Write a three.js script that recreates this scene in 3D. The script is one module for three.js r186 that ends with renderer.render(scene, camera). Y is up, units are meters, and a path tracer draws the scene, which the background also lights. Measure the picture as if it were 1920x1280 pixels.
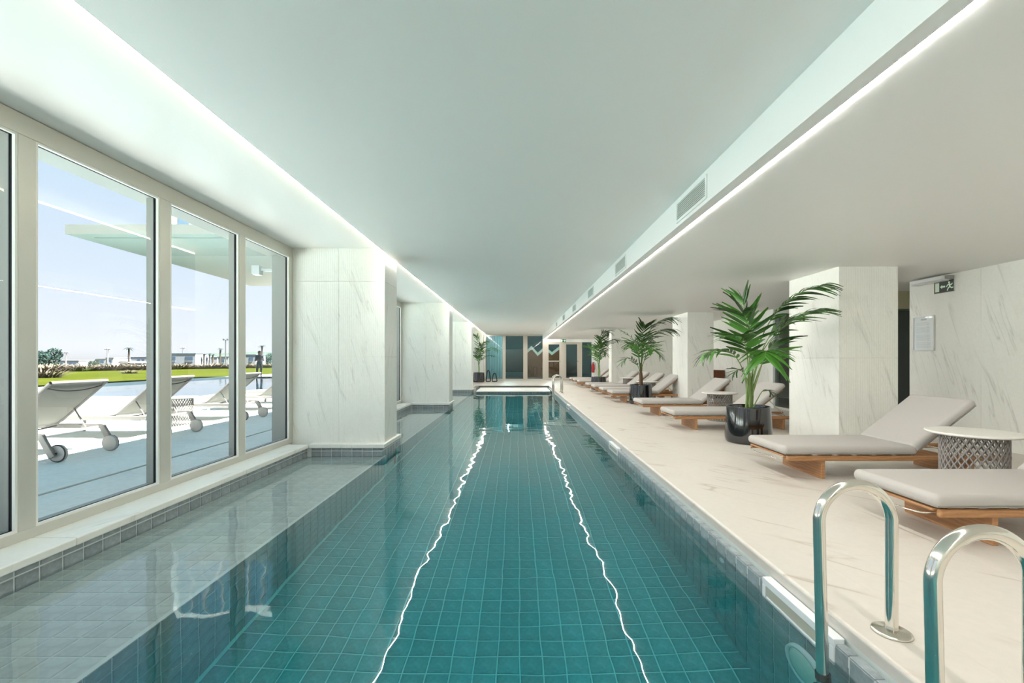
import * as THREE from 'three';
import { RoundedBoxGeometry } from 'three/addons/geometries/RoundedBoxGeometry.js';
import { mergeGeometries } from 'three/addons/utils/BufferGeometryUtils.js';
import { ImprovedNoise } from 'three/addons/math/ImprovedNoise.js';
import { MarchingCubes } from 'three/addons/objects/MarchingCubes.js';
import { RectAreaLightUniformsLib } from 'three/addons/lights/RectAreaLightUniformsLib.js';

// ---------------------------------------------------------------- camera, sky, sun, lamps, exposure
const scene = new THREE.Scene();
const camera = new THREE.PerspectiveCamera(2 * Math.atan(640 / 853) * 180 / Math.PI, 1.5, 0.05, 900);
camera.setViewOffset(1920, 1280, -10, -35.5, 1920, 1280);
camera.position.set(0, 1.07, 0);
camera.lookAt(0, 1.07, -10);
const renderer = new THREE.WebGLRenderer({ antialias: true });
renderer.toneMapping = THREE.LinearToneMapping;
renderer.toneMappingExposure = 1.82;
renderer.shadowMap.enabled = true;
const SKY = 0.6, SUN = 29, LED = 270, LED_TINT = [1.0, 0.965, 0.91];
{
  const W = 256, H = 128, d = new Float32Array(W * H * 4);
  for (let r = 0; r < H; r++) {
    const el = ((r + 0.5) / H - 0.5) * 180, t = Math.min(1, Math.max(0, el) / 90), k = Math.pow(t, 0.55);
    const c = el < 0 ? [0.62, 0.64, 0.62] : [1.0 - 1.0 * Math.min(k, 0.8), 1.0 - 0.62 * Math.min(k, 0.8), 1.05 - 0.3 * k];
    for (let x = 0; x < W; x++) d.set([c[0] * SKY, c[1] * SKY, c[2] * SKY, 1], (r * W + x) * 4);
  }
  const t = new THREE.DataTexture(d, W, H, THREE.RGBAFormat, THREE.FloatType);
  t.mapping = THREE.EquirectangularReflectionMapping; t.magFilter = THREE.LinearFilter; t.needsUpdate = true;
  scene.background = t;
}
const sun = new THREE.DirectionalLight(new THREE.Color().setRGB(1, 0.96, 0.9), SUN);
sun.name = 'sun';
sun.position.set(26, 42, -4); sun.target.position.set(0, 0, -10);
sun.castShadow = true; sun.shadow.mapSize.set(2048, 2048);
Object.assign(sun.shadow.camera, { left: -60, right: 60, top: 60, bottom: -60, near: 1, far: 150 });
scene.add(sun, sun.target);
RectAreaLightUniformsLib.init();

// ---------------------------------------------------------------- helpers
let seedState = 12345;
const rnd = (a = 1, b) => { seedState = (seedState + 0x6d2b79f5) | 0; let t = Math.imul(seedState ^ (seedState >>> 15), 1 | seedState); t = (t + Math.imul(t ^ (t >>> 7), 61 | t)) ^ t; const u = ((t ^ (t >>> 14)) >>> 0) / 4294967296; return b === undefined ? u * a : a + u * (b - a); };
const reseed = (n) => { seedState = n; };
const used = new Map();
function numbered(n) { const k = used.get(n) ?? 0; used.set(n, k + 1); return k ? `${n}_${String(k).padStart(3, '0')}` : n; }
const v3 = (x, y, z) => new THREE.Vector3(x, y, z);
function shadows(o) { o.castShadow = true; o.receiveShadow = true; return o; }
function group(name, data, [x, y, z] = [0, 0, 0], turn = 0) {
  const g = new THREE.Group(); g.name = numbered(name); g.position.set(x, y, z); g.rotation.y = turn; g.userData = data; scene.add(g); return g;
}
const thing = (name, label, category, pos, turn, grp) => group(name, grp ? { label, category, group: grp } : { label, category }, pos, turn);
const structure = (name, label, pos) => group(name, label ? { kind: 'structure', label } : { kind: 'structure' }, pos);
function part(name, geo, mat, parent, at, data) {
  const m = shadows(new THREE.Mesh(geo, mat)); m.name = parent === scene ? numbered(name) : name;
  if (at) m.position.set(...at); if (data) m.userData = data; parent.add(m); return m;
}
function numberParts(root) { // alike parts of one thing: brick, brick_001 ...
  root.traverse((o) => { const n = new Map(); for (const c of o.children) { const b = c.name.replace(/_\d{3}$/, ''), k = n.get(b) ?? 0; n.set(b, k + 1); c.name = k ? `${b}_${String(k).padStart(3, '0')}` : b; } });
}
function merge(list) {
  return mergeGeometries(list.map((g) => { const n = g.index ? g.toNonIndexed() : g.clone(); for (const k of Object.keys(n.attributes)) if (!['position', 'normal', 'uv'].includes(k)) n.deleteAttribute(k); return n; }));
}
function metreUV(g, ox = 0, oy = 0) { // uv in metres from the main axis of each face
  if (g.index) g = g.toNonIndexed();
  const p = g.attributes.position, n = g.attributes.normal, uv = new Float32Array(p.count * 2);
  for (let i = 0; i < p.count; i += 3) {
    const nx = Math.abs(n.getX(i) + n.getX(i + 1) + n.getX(i + 2)), ny = Math.abs(n.getY(i) + n.getY(i + 1) + n.getY(i + 2)), nz = Math.abs(n.getZ(i) + n.getZ(i + 1) + n.getZ(i + 2));
    for (let k = i; k < i + 3; k++) {
      const x = p.getX(k), y = p.getY(k), z = p.getZ(k);
      const [u, v] = ny >= nx && ny >= nz ? [x, z] : nx >= nz ? [z, y] : [x, y];
      uv[k * 2] = u + ox; uv[k * 2 + 1] = v + oy;
    }
  }
  g.setAttribute('uv', new THREE.BufferAttribute(uv, 2)); return g;
}
// box from x0..x1, y0..y1 and depth d0..d1 in front of the camera (z = -d)
function box(x0, x1, y0, y1, d0, d1) { const g = new THREE.BoxGeometry(x1 - x0, y1 - y0, d1 - d0); g.translate((x0 + x1) / 2, (y0 + y1) / 2, -(d0 + d1) / 2); return metreUV(g); }
function rbox(x0, x1, y0, y1, d0, d1, r = 0.008, seg = 2) { const g = new RoundedBoxGeometry(x1 - x0, y1 - y0, d1 - d0, seg, r); g.translate((x0 + x1) / 2, (y0 + y1) / 2, -(d0 + d1) / 2); return metreUV(g); }
function tube(points, r, seg = 24, rad = 10, closed = false) { return new THREE.TubeGeometry(new THREE.CatmullRomCurve3(points, closed, 'catmullrom', 0.5), seg, r, rad, closed); }
function rod(a, b, r, rad = 8, r2 = r) { const d = b.clone().sub(a), g = new THREE.CylinderGeometry(r2, r, d.length(), rad); g.applyQuaternion(new THREE.Quaternion().setFromUnitVectors(v3(0, 1, 0), d.clone().normalize())); const c = a.clone().add(b).multiplyScalar(0.5); g.translate(c.x, c.y, c.z); return g; }
function beam(a, b, w, h) { // rectangular bar from a to b
  const d = b.clone().sub(a), g = new RoundedBoxGeometry(w, h, d.length(), 2, Math.min(w, h) * 0.18), m = new THREE.Matrix4().lookAt(b, a, v3(0, 1, 0));
  g.applyMatrix4(m); const c = a.clone().add(b).multiplyScalar(0.5); g.translate(c.x, c.y, c.z); return metreUV(g);
}
const lathe = (pts, seg = 40) => new THREE.LatheGeometry(pts.map(([x, y]) => new THREE.Vector2(x, y)), seg);
// a chamfered tile lying on y = 0, w along x, l along z, top at t
function tileGeometry(w, l, t, c = 0.003) {
  const a = w / 2, b = l / 2, P = [], N = [], quad = (p, q, r, s) => { const n = q.clone().sub(p).cross(s.clone().sub(p)).normalize(); for (const k of [p, q, r, p, r, s]) { P.push(k.x, k.y, k.z); N.push(n.x, n.y, n.z); } };
  const ring = (dx, dz, y) => [v3(-a + dx, y, -b + dz), v3(-a + dx, y, b - dz), v3(a - dx, y, b - dz), v3(a - dx, y, -b + dz)];
  const lo = ring(0, 0, 0), mi = ring(0, 0, t - c), hi = ring(c, c, t);
  quad(hi[0], hi[1], hi[2], hi[3]);
  for (let i = 0; i < 4; i++) { const j = (i + 1) % 4; quad(mi[i], mi[j], hi[j], hi[i]); quad(lo[i], lo[j], mi[j], mi[i]); }
  const g = new THREE.BufferGeometry();
  g.setAttribute('position', new THREE.Float32BufferAttribute(P, 3)); g.setAttribute('normal', new THREE.Float32BufferAttribute(N, 3));
  return metreUV(g);
}

// ---------------------------------------------------------------- textures
function periodicNoise(seed) {
  const hash = (x, y) => { let h = Math.imul(x, 374761393) + Math.imul(y, 668265263) + Math.imul(seed, 974634777); h = Math.imul(h ^ (h >>> 13), 1274126177); return ((h ^ (h >>> 16)) >>> 0) / 4294967296; };
  const value = (x, y, n, m) => { const ix = Math.floor(x), iy = Math.floor(y), fx = x - ix, fy = y - iy, s = fx * fx * (3 - 2 * fx), t = fy * fy * (3 - 2 * fy), X = (k) => ((k % n) + n) % n, Y = (k) => ((k % m) + m) % m; const a = hash(X(ix), Y(iy)), b = hash(X(ix + 1), Y(iy)), c = hash(X(ix), Y(iy + 1)), d = hash(X(ix + 1), Y(iy + 1)); return a + (b - a) * s + (c - a) * t + (a - b - c + d) * s * t; };
  return (u, v, n, oct = 4, gain = 0.5, m = n) => { let s = 0, a = 1, w = 0; for (let i = 0; i < oct; i++) { s += a * value(u * n, v * m, n, m); w += a; a *= gain; n *= 2; m *= 2; } return s / w; };
}
function dataTexture(size, fn, metres, srgb = true) {
  const d = new Uint8Array(size * size * 4);
  for (let y = 0; y < size; y++) for (let x = 0; x < size; x++) { const c = fn((x + 0.5) / size, (y + 0.5) / size); d.set([c[0] * 255, c[1] * 255, c[2] * 255, 255].map((q) => Math.max(0, Math.min(255, Math.round(q)))), (y * size + x) * 4); }
  const t = new THREE.DataTexture(d, size, size); t.wrapS = t.wrapT = THREE.RepeatWrapping; t.magFilter = THREE.LinearFilter; t.minFilter = THREE.LinearFilter;
  if (srgb) t.colorSpace = THREE.SRGBColorSpace; const [mx, my] = Array.isArray(metres) ? metres : [metres, metres]; t.repeat.set(1 / mx, 1 / my); t.needsUpdate = true; return t;
}
const mix = (a, b, t) => a.map((q, i) => q + (b[i] - q) * t);
const clamp01 = (x) => Math.max(0, Math.min(1, x));
// marble: clouds and broken veins running steeply down to the right (p across the veins, q along them)
function marbleTexture(seed, base, dark, warm, amount, metres, lean) {
  const n = periodicNoise(seed), n2 = periodicNoise(seed + 50);
  return dataTexture(1024, (u, v) => {
    const p = lean * u + v, q = v - u, w = 0.06 * (n2(u, v, 3, 2) - 0.5), ridge = (f, k) => Math.pow(1 - Math.abs(2 * f - 1), k);
    const veins = ridge(n(p + w, q, 4, 4, 0.42, 1), 30) * clamp01((n2(p, q, 4, 3, 0.5, 3) - 0.42) * 4);
    const threads = ridge(n(p + w + 0.3, q, 10, 4, 0.45, 2), 30) * clamp01((n2(u + 0.5, v + 0.2, 6, 3) - 0.47) * 6);
    const cloud = n(p, q + w, 3, 5, 0.5, 2), haze = clamp01((n2(p + 0.7, q, 3, 4, 0.5, 2) - 0.5) * 3);
    const c = mix(mix(base, warm, clamp01((n(u, v, 2, 3) - 0.4) * 1.6) * 0.5), dark, clamp01(amount * (0.75 * veins + 0.9 * threads) + 0.14 * haze + 0.1 * (cloud - 0.5)));
    const g = (n(u, v, 128, 2) - 0.5) * 0.02; return c.map((k) => k + g);
  }, metres);
}
const T = {
  marble: marbleTexture(3, [0.94, 0.945, 0.92], [0.64, 0.64, 0.6], [0.925, 0.915, 0.87], 0.38, 2.3, 3),
  deck: marbleTexture(8, [0.835, 0.81, 0.775], [0.55, 0.47, 0.4], [0.825, 0.785, 0.73], 0.5, 3.2, 1),
};
T.deck.repeat.x *= -1; // the veins of the deck run towards the pool
// fluted face of the marble pillars: fine vertical grooves, 28 mm apart
T.flute = dataTexture(256, (u) => { const f = (u * 8) % 1, h = f < 0.16 ? Math.pow(Math.abs(f - 0.08) / 0.08, 2) : 1; return [h, h, h]; }, 0.224, false);
{ const n = periodicNoise(21); T.stone = dataTexture(256, (u, v) => { const g = 0.62 + (n(u, v, 6, 4) - 0.5) * 0.22 + (n(u, v, 64, 2) - 0.5) * 0.1; return [g, g, g]; }, 0.9); }
{ const n = periodicNoise(22); T.litStone = dataTexture(256, (u, v) => { const g = 0.83 + (n(u, v, 6, 4) - 0.5) * 0.12 + (n(u, v, 64, 2) - 0.5) * 0.06; return [g, g, g]; }, 0.9); }  // pool tile stone made paler: window light on the shelf put into the colour
{ const n = periodicNoise(33); T.wood = dataTexture(512, (u, v) => { const w = n(u, v, 4, 3), k = 0.5 + 0.5 * Math.sin(2 * Math.PI * (14 * v + 2.4 * w)), f = n(u * 1, v, 6, 2) * 0.3 + n(u, v * 1, 64, 2) * 0.35; return mix([0.60, 0.42, 0.27], [0.76, 0.57, 0.39], clamp01(0.45 * k + f)); }, [0.9, 0.35]); }
{ const n = periodicNoise(41); T.fabric = dataTexture(256, (u, v) => { const g = 0.5 + 0.22 * Math.sin(u * Math.PI * 128) * Math.sin(v * Math.PI * 128) + (n(u, v, 32, 3) - 0.5) * 0.4; return [g, g, g]; }, 0.12, false); }
{ const n = periodicNoise(55); T.concrete = dataTexture(512, (u, v) => { const g = 0.9 + (n(u, v, 4, 5) - 0.5) * 0.1 + (n(u, v, 90, 2) - 0.5) * 0.06; return [g * 0.985, g, g * 0.99]; }, 3); }
{ const n = periodicNoise(61); T.lawn = dataTexture(512, (u, v) => { const g = n(u, v, 5, 5), s = n(u, v, 100, 2); return mix([0.53, 0.66, 0.26], [0.74, 0.8, 0.4], clamp01((g - 0.3) * 1.4 + (s - 0.5) * 0.5)); }, 14); }
{ const n = periodicNoise(71); T.plaster = dataTexture(256, (u, v) => { const g = 0.5 + (n(u, v, 16, 4) - 0.5) * 0.5; return [g, g, g]; }, 0.8, false); }

const Matte = (o) => new THREE.MeshPhysicalMaterial({ roughness: 1, specularIntensity: 0.05, ...o });
const S = (o) => new THREE.MeshStandardMaterial(o), Ph = (o) => new THREE.MeshPhysicalMaterial(o), rgb = (r, g, b) => new THREE.Color().setRGB(r, g, b);
const M = {
  marble: S({ map: T.marble, roughness: 0.42 }),
  fluted: S({ map: T.marble, roughness: 0.45, bumpMap: T.flute, bumpScale: 0.0018 }),
  deck: S({ map: T.deck, roughness: 0.38 }),
  deckEdge: S({ map: T.deck, roughness: 0.4 }),
  grout: S({ color: rgb(0.66, 0.72, 0.7), roughness: 0.9 }),
  tiles: [0.42, 0.46, 0.5, 0.44].map((k) => S({ map: T.stone, color: rgb(k * 1.62, k * 1.86, k * 1.94), roughness: 0.32 })),
  litShelfTiles: [0.9, 0.94, 0.98, 0.92].map((k) => S({ map: T.litStone, color: rgb(k * 0.94, k, k * 0.98), roughness: 0.3 })),  // same tiles as the pool, with the window light painted in
  ceiling: S({ color: rgb(0.9, 0.885, 0.86), roughness: 0.5, bumpMap: T.plaster, bumpScale: 0.0004 }),
  outerPaint: S({ color: rgb(0.27, 0.275, 0.25), roughness: 0.6 }),
  whitePaint: S({ color: rgb(0.86, 0.87, 0.84), roughness: 0.55 }),
  ledProfile: S({ color: rgb(0.72, 0.66, 0.56), roughness: 0.5 }),
  led: S({ color: rgb(1, 0.9, 0.75), emissive: rgb(1, 0.82, 0.58), emissiveIntensity: 7, roughness: 0.6 }),
  aluminium: S({ color: rgb(0.62, 0.61, 0.55), roughness: 0.42, metalness: 0.25 }),
  gasket: S({ color: rgb(0.015, 0.017, 0.02), roughness: 0.6 }),
  bead: S({ color: rgb(0.82, 0.82, 0.78), roughness: 0.4 }),
  pane: Ph({ color: rgb(0.97, 0.985, 0.975), roughness: 0, transmission: 1, thickness: 0, ior: 1.5 }),
  smokedPane: Ph({ color: rgb(0.52, 0.68, 0.68), roughness: 0, transmission: 1, thickness: 0, ior: 1.7 }),
  steel: S({ color: rgb(0.78, 0.75, 0.69), metalness: 1, roughness: 0.13 }),
  blackRubber: S({ color: rgb(0.012, 0.012, 0.012), roughness: 0.5 }),
  whitePlastic: S({ color: rgb(0.8, 0.83, 0.84), roughness: 0.35 }),
  darkStone: S({ color: rgb(0.075, 0.078, 0.07), roughness: 0.5 }),
  darkVoid: S({ color: rgb(0.03, 0.032, 0.03), roughness: 0.8 }),
  teak: S({ map: T.wood, roughness: 0.5 }),
  darkWood: S({ map: T.wood, color: rgb(0.42, 0.27, 0.17), roughness: 0.5 }),
  cushion: S({ color: rgb(0.48, 0.457, 0.428), roughness: 0.95, bumpMap: T.fabric, bumpScale: 0.0012 }),
  piping: S({ color: rgb(0.3, 0.285, 0.265), roughness: 0.95 }),
  tableTop: S({ color: rgb(0.78, 0.76, 0.71), roughness: 0.45 }),
  rope: S({ color: rgb(0.29, 0.275, 0.26), roughness: 0.9 }),
  pot: S({ color: rgb(0.1, 0.1, 0.104), roughness: 0.06, metalness: 1 }),
  soil: S({ color: rgb(0.035, 0.025, 0.018), roughness: 1 }),
  stem: S({ color: rgb(0.2, 0.3, 0.09), roughness: 0.6 }),
  trunk: S({ color: rgb(0.13, 0.08, 0.045), roughness: 0.9 }),
  leaves: [[0.045, 0.15, 0.018], [0.026, 0.085, 0.014], [0.075, 0.25, 0.03], [0.045, 0.13, 0.03]].map((c) => Ph({ color: rgb(...c), roughness: 0.4, side: THREE.DoubleSide, transmission: 0.18, thickness: 0 })),
};
// ---------------------------------------------------------------- the setting: levels (metres), camera eye at 1.07 over the deck
const WATER = -0.155, XW = -2.929, XC = -2.662, XE = 1.331, XR = 1.29, HSTRIP = 2.534, HMAIN = 2.459, HR = 2.22, XBAND = 1.379, XLEFT = -1.712, XWALL = 5.75, DEND = 24.67, DBACK = -4.7, TL = 0.1306, FLOOR = -1.11;
const PILLARS = [0.31, 5.93, 11.55, 17.17, 22.8], PD = 0.59, XP = -1.728;

// slabs of the floor, laid one by one
{
  const deck = structure('floor', 'cream marble pool deck of large veined slabs');
  part('screed', box(XE + 0.02, 7.6, -0.3, -0.014, DBACK, DEND + 0.2), M.grout, deck);
  part('screed', box(-3.2, XE + 0.02, -0.3, -0.014, 19.06, DEND + 0.2), M.grout, deck);
  part('screed', box(-3.2, -1.62, -1.3, -0.014, 17.62, 19.06), M.grout, deck);
  const w = 1.2, l = 1.2, place = (x0, x1, d0, d1) => { const g = rbox(x0 + 0.0003, x1 - 0.0003, -0.014, 0, d0 + 0.0003, d1 - 0.0003, 0.0005, 1); part('slab', g, M.deck, deck); };
  const xs = [XE + 0.3, 2.45, 3.65, 4.85, 6.05, 7.6];
  for (let d = DBACK; d < DEND; d += l) for (let i = 0; i + 1 < xs.length; i++) { if (d < -1.2 && i > 2) continue; place(xs[i], xs[i + 1], d, Math.min(d + l, DEND)); }
  for (let d = 19.3; d < DEND; d += w) for (let x = -2.93; x < XE + 0.3 - 0.05; x += 1.14) place(x, Math.min(x + 1.14, XE + 0.3), d, Math.min(d + w, DEND));
  place(-2.93, -1.62, 17.76, 19.3);
  // rim of the pool: bull-nosed white edge stones
  const rim = structure('trim_1', 'white bull-nosed marble edging along the pool');
  const nose = new THREE.Shape(); nose.moveTo(0.2997, -0.057); nose.lineTo(0.2997, 0); nose.lineTo(0.018, 0); for (let k = 1; k <= 5; k++) { const q = k / 5 * Math.PI / 2; nose.lineTo(0.018 - 0.018 * Math.sin(q), -0.018 + 0.018 * Math.cos(q)); } nose.lineTo(0, -0.057); nose.closePath();
  for (let d = DBACK; d < 19.2; d += 1.2) { const e = Math.min(d + 1.2, 19.3), g = new THREE.ExtrudeGeometry(nose, { depth: e - d - 0.0006, bevelEnabled: false }); g.translate(XE, 0, -e + 0.0003); part('edge_stone', metreUV(g), M.deckEdge, rim); }
  for (let x = -1.6; x < XE; x += 0.98) part('edge_stone', rbox(x + 0.0008, Math.min(x + 0.98, XE) - 0.0008, -0.057, 0.0005, 19.03, 19.3, 0.006, 3), M.darkStone, rim);
  part('edge_stone', rbox(-1.75, -1.6, -0.02, 0.0008, 17.77, 19.3, 0.006), M.darkStone, rim);
  numberParts(deck); numberParts(rim);
}

// pool shell with its tiles
const TT = 0.005;
const TILE = { full: tileGeometry(TL - 0.008, TL - 0.008, TT), cut: tileGeometry(TL - 0.008, 0.0325, TT), strip: tileGeometry(0.038, TL - 0.004, TT, 0.002) };
// tiles over a rectangle: place(i, j) gives a matrix; those with i*j order below limit become parts, the rest one joined part
function tiled(parent, cells, limit, mats = M.tiles) {
  const rest = [];
  cells.forEach(([geo, m], k) => {
    if (k < limit) { const t = part('tile', geo, mats[(k * 7 + (k >> 3)) % 4], parent); m.decompose(t.position, t.quaternion, t.scale); } else rest.push([geo, m]);
  });
  if (rest.length) {
    const out = []; for (const [g, m] of rest) out.push(g.clone().applyMatrix4(m));
    const far = part('far_tiles', mergeGeometries(out), mats[1], parent); far.userData = { kind: 'stuff' };
  }
  numberParts(parent);
}
const flat = (x, y, d) => new THREE.Matrix4().makeTranslation(x, y, -d);
const facing = { // tile top towards +x, -x, towards the camera (+z)
  right: (x, y, d) => new THREE.Matrix4().makeRotationZ(-Math.PI / 2).setPosition(x, y, -d),
  left: (x, y, d) => new THREE.Matrix4().makeRotationZ(Math.PI / 2).setPosition(x, y, -d),
  front: (x, y, d) => new THREE.Matrix4().makeRotationX(Math.PI / 2).setPosition(x, y, -d),
};
{
  const floor = structure('pool_floor', 'square grey-green tiles on the floor of the lap pool');
  part('grout_bed', box(-1.72, XR + 0.05, FLOOR - 0.25, FLOOR - 0.0045, DBACK, 19.1), M.grout, floor);
  const cells = [];
  for (let j = 0; 2.0 + j * TL < 19; j++) for (let i = -13; i < 10; i++) cells.push([TILE.full, flat(0.015 + (i + 0.5) * TL, FLOOR - TT, 2.0 + (j + 0.5) * TL)]);
  for (let j = 1; 2.0 - j * TL > -1; j++) for (let i = -13; i < 10; i++) cells.push([TILE.full, flat(0.015 + (i + 0.5) * TL, FLOOR - TT, 2.0 - (j - 0.5) * TL)]);
  tiled(floor, cells, 299);

  const right = structure('pool_wall_right', 'tiled side wall of the lap pool under the deck edge');
  part('grout_bed', box(XR + TT - 0.0005, XE + 0.06, FLOOR - 0.2, -0.09, DBACK, 19.1), M.grout, right);
  part('grout_bed', box(XE + 0.0085, XE + 0.06, -0.3, -0.056, DBACK, 19.1), M.grout, right);
  const rc = [], rc2 = [];
  for (let j = 0; 1.25 + j * TL < 19; j++) for (let r = 0; r < 8; r++) rc.push([TILE.full, facing.left(XR + TT, -0.0835 - (r + 0.5) * TL, 1.25 + (j + 0.5) * TL)]);
  for (let j = 0; 1.25 + j * TL < 19; j++) rc2.push([TILE.strip, flat(XR + 0.0205, -0.0835 - TT + 0.0035, 1.25 + (j + 0.5) * TL)]);
  tiled(right, rc, 296);
  const ledge = structure('trim_2', 'narrow tiled lip along the pool side just over the water');
  part('grout_bed', box(XR + 0.002, XE + 0.02, -0.13, -0.0885, DBACK, 19.1), M.grout, ledge);
  tiled(ledge, rc2, 140);

  // shallow shelves under the windows and the bays' tile bands
  const bays = PILLARS.map((p, i) => [i ? PILLARS[i - 1] + PD - 0.02 : DBACK, p - 0.1]).concat();
  bays.forEach(([d0, d1], b) => {
    if (b > 3) return;
    const shelf = structure('pool_shelf', b === 1 ? 'shallow tiled shelf under the nearest window bay' : 'shallow tiled shelf in a further window bay');
    part('grout_bed', box(-2.75, -1.7 - TT, FLOOR - 0.2, -0.2085, d0 - 0.1, d1 + 0.1), M.grout, shelf);
    const c = [];
    for (let j = 0; d0 + j * TL < d1; j++) for (let i = 0; i < 8; i++) { const x = -1.7 - (i + 0.5) * TL; if (x > -2.75) c.push([TILE.full, flat(x, -0.2085, d1 - (j + 0.5) * TL)]); }
    tiled(shelf, c, b === 1 ? 300 : 0, M.litShelfTiles);
    const side = structure('pool_shelf_side');
    const sc = []; for (let j = 0; d0 + j * TL < d1; j++) for (let r = 0; r < 7; r++) sc.push([TILE.full, facing.right(-1.7 - TT, -0.2 - (r + 0.5) * TL, d1 - (j + 0.5) * TL)]);
    part('grout_bed', box(-1.73, -1.7 - TT + 0.0005, FLOOR - 0.2, -0.203, d0 - 0.1, d1 + 0.1), M.grout, side);
    tiled(side, sc, 0);
    const band = structure('pool_wall_left', 'tile band between the window sill and the water');
    part('grout_bed', box(-2.85, -2.69 - TT + 0.0005, -0.6, -0.045, d0 - 0.1, d1 + 0.12), M.grout, band);
    const bc = []; for (let j = 0; d0 + j * TL < d1; j++) { const d = d1 - (j + 0.5) * TL; bc.push([TILE.cut, new THREE.Matrix4().multiplyMatrices(facing.right(-2.69 - TT, -0.069, d), new THREE.Matrix4().makeRotationY(Math.PI / 2))], [TILE.full, facing.right(-2.69 - TT, -0.09 - TL / 2, d)]); }
    tiled(band, bc, b === 1 ? 90 : 0);
  });
  // far end of the pool: low bench over a tiled face
  const bench = structure('pool_end', 'pale marble bench across the far end of the lap pool');
  part('bench_top', rbox(-1.53, 1.23, -0.105, -0.06, 16.9, 18.97, 0.008), M.marble, bench);
  part('grout_bed', box(-1.5, 1.2, FLOOR - 0.1, -0.1, 16.9585, 18.9), M.grout, bench);
  part('grout_bed', box(-1.75, XE, FLOOR - 0.1, -0.057, 19.0085, 19.1), M.grout, bench);
  part('grout_bed', box(-1.75, -1.6 - TT, FLOOR - 0.1, -0.014, 17.7, 19.1), M.grout, bench);
  const ec = [];
  for (let i = 0; i < 21; i++) for (let r = 0; r < 3; r++) ec.push([TILE.full, facing.front(-1.5 + (i + 0.5) * TL * 0.99, -0.1 - (r + 0.5) * TL, 16.9585)]);
  for (let i = 0; i < 23; i++) ec.push([TILE.full, facing.front(-1.65 + (i + 0.5) * TL, -0.06 - 0.5 * TL, 19.0085)]);
  for (let j = 0; j < 11; j++) ec.push([TILE.full, facing.right(-1.6 - TT, -0.02 - 0.5 * TL, 17.72 + (j + 0.5) * TL)]);
  tiled(bench, ec, 150);
}

// water: one closed body with a rippled surface
{
  const noise = new ImprovedNoise(), x0 = -2.72, x1 = 1.325, d0 = DBACK + 0.1, d1 = 19.05, nx = 136, nd = 620, P = [], I = [];
  const wave = (x, d) => 0.0018 * noise.noise(x * 1.7, d * 1.5, 3.1) + 0.0013 * noise.noise(x * 4.1 + 7, d * 5.2, 9.7) + 0.0005 * noise.noise(x * 8 + 3, d * 11.5, 1.3);
  for (let j = 0; j <= nd; j++) for (let i = 0; i <= nx; i++) { const x = x0 + (x1 - x0) * i / nx, d = d0 + (d1 - d0) * j / nd; P.push(x, WATER + wave(x, d), -d); }
  for (let j = 0; j < nd; j++) for (let i = 0; i < nx; i++) { const a = j * (nx + 1) + i, b = a + 1, c = a + nx + 1, e = c + 1; I.push(a, b, c, b, e, c); }
  const top = new THREE.BufferGeometry(); top.setAttribute('position', new THREE.Float32BufferAttribute(P, 3)); top.setIndex(I); top.computeVertexNormals();
  const yb = FLOOR - 0.12, loop = []; // skirt and bottom
  for (let i = 0; i <= nx; i++) loop.push(i); for (let j = 1; j <= nd; j++) loop.push(j * (nx + 1) + nx); for (let i = nx - 1; i >= 0; i--) loop.push(nd * (nx + 1) + i); for (let j = nd - 1; j > 0; j--) loop.push(j * (nx + 1));
  const Q = [], at = (k) => [P[k * 3], P[k * 3 + 1], P[k * 3 + 2]];
  for (let k = 0; k < loop.length; k++) { const a = at(loop[k]), b = at(loop[(k + 1) % loop.length]); Q.push(...a, a[0], yb, a[2], ...b, ...b, a[0], yb, a[2], b[0], yb, b[2]); }
  Q.push(x0, yb, -d0, x0, yb, -d1, x1, yb, -d1, x0, yb, -d0, x1, yb, -d1, x1, yb, -d0);
  const side = new THREE.BufferGeometry(); side.setAttribute('position', new THREE.Float32BufferAttribute(Q, 3)); side.computeVertexNormals();
  const t = top.toNonIndexed(), g = mergeGeometries([t, side]);
  M.water = Ph({ color: rgb(1, 1, 1), roughness: 0, transmission: 1, thickness: 1, ior: 1.333, attenuationColor: rgb(0.36, 0.92, 0.97), attenuationDistance: 1.0 });
  part('water', g, M.water, scene, null, { kind: 'structure', label: 'still clear teal water filling the lap pool' });
}

// ceilings: raised strip along the windows, main slab, lower soffit over the loungers
{
  const c1 = structure('ceiling', 'pale painted ceiling over the lap pool');
  part('main_slab', box(XLEFT, XBAND, HMAIN, 2.95, DBACK, DEND + 0.3), M.ceiling, c1);
  part('window_strip', box(-3.25, XLEFT, HSTRIP, 2.95, DBACK, DEND + 0.3), M.ceiling, c1);
  part('dropped_soffit', merge([box(XBAND, 1.459, HR, 2.95, DBACK, DEND + 0.3), box(1.4762, 7.7, HR, 2.95, DBACK, DEND + 0.3), box(1.459, 1.4762, HR + 0.03, 2.95, DBACK, DEND + 0.3)]), M.ceiling, c1);
  const roof = structure('roof', 'flat roof slab of the pool building');
  part('roof_slab', box(-3.3, 9, 2.951, 3.3, DBACK - 0.3, 31), M.whitePaint, roof);
}
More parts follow.
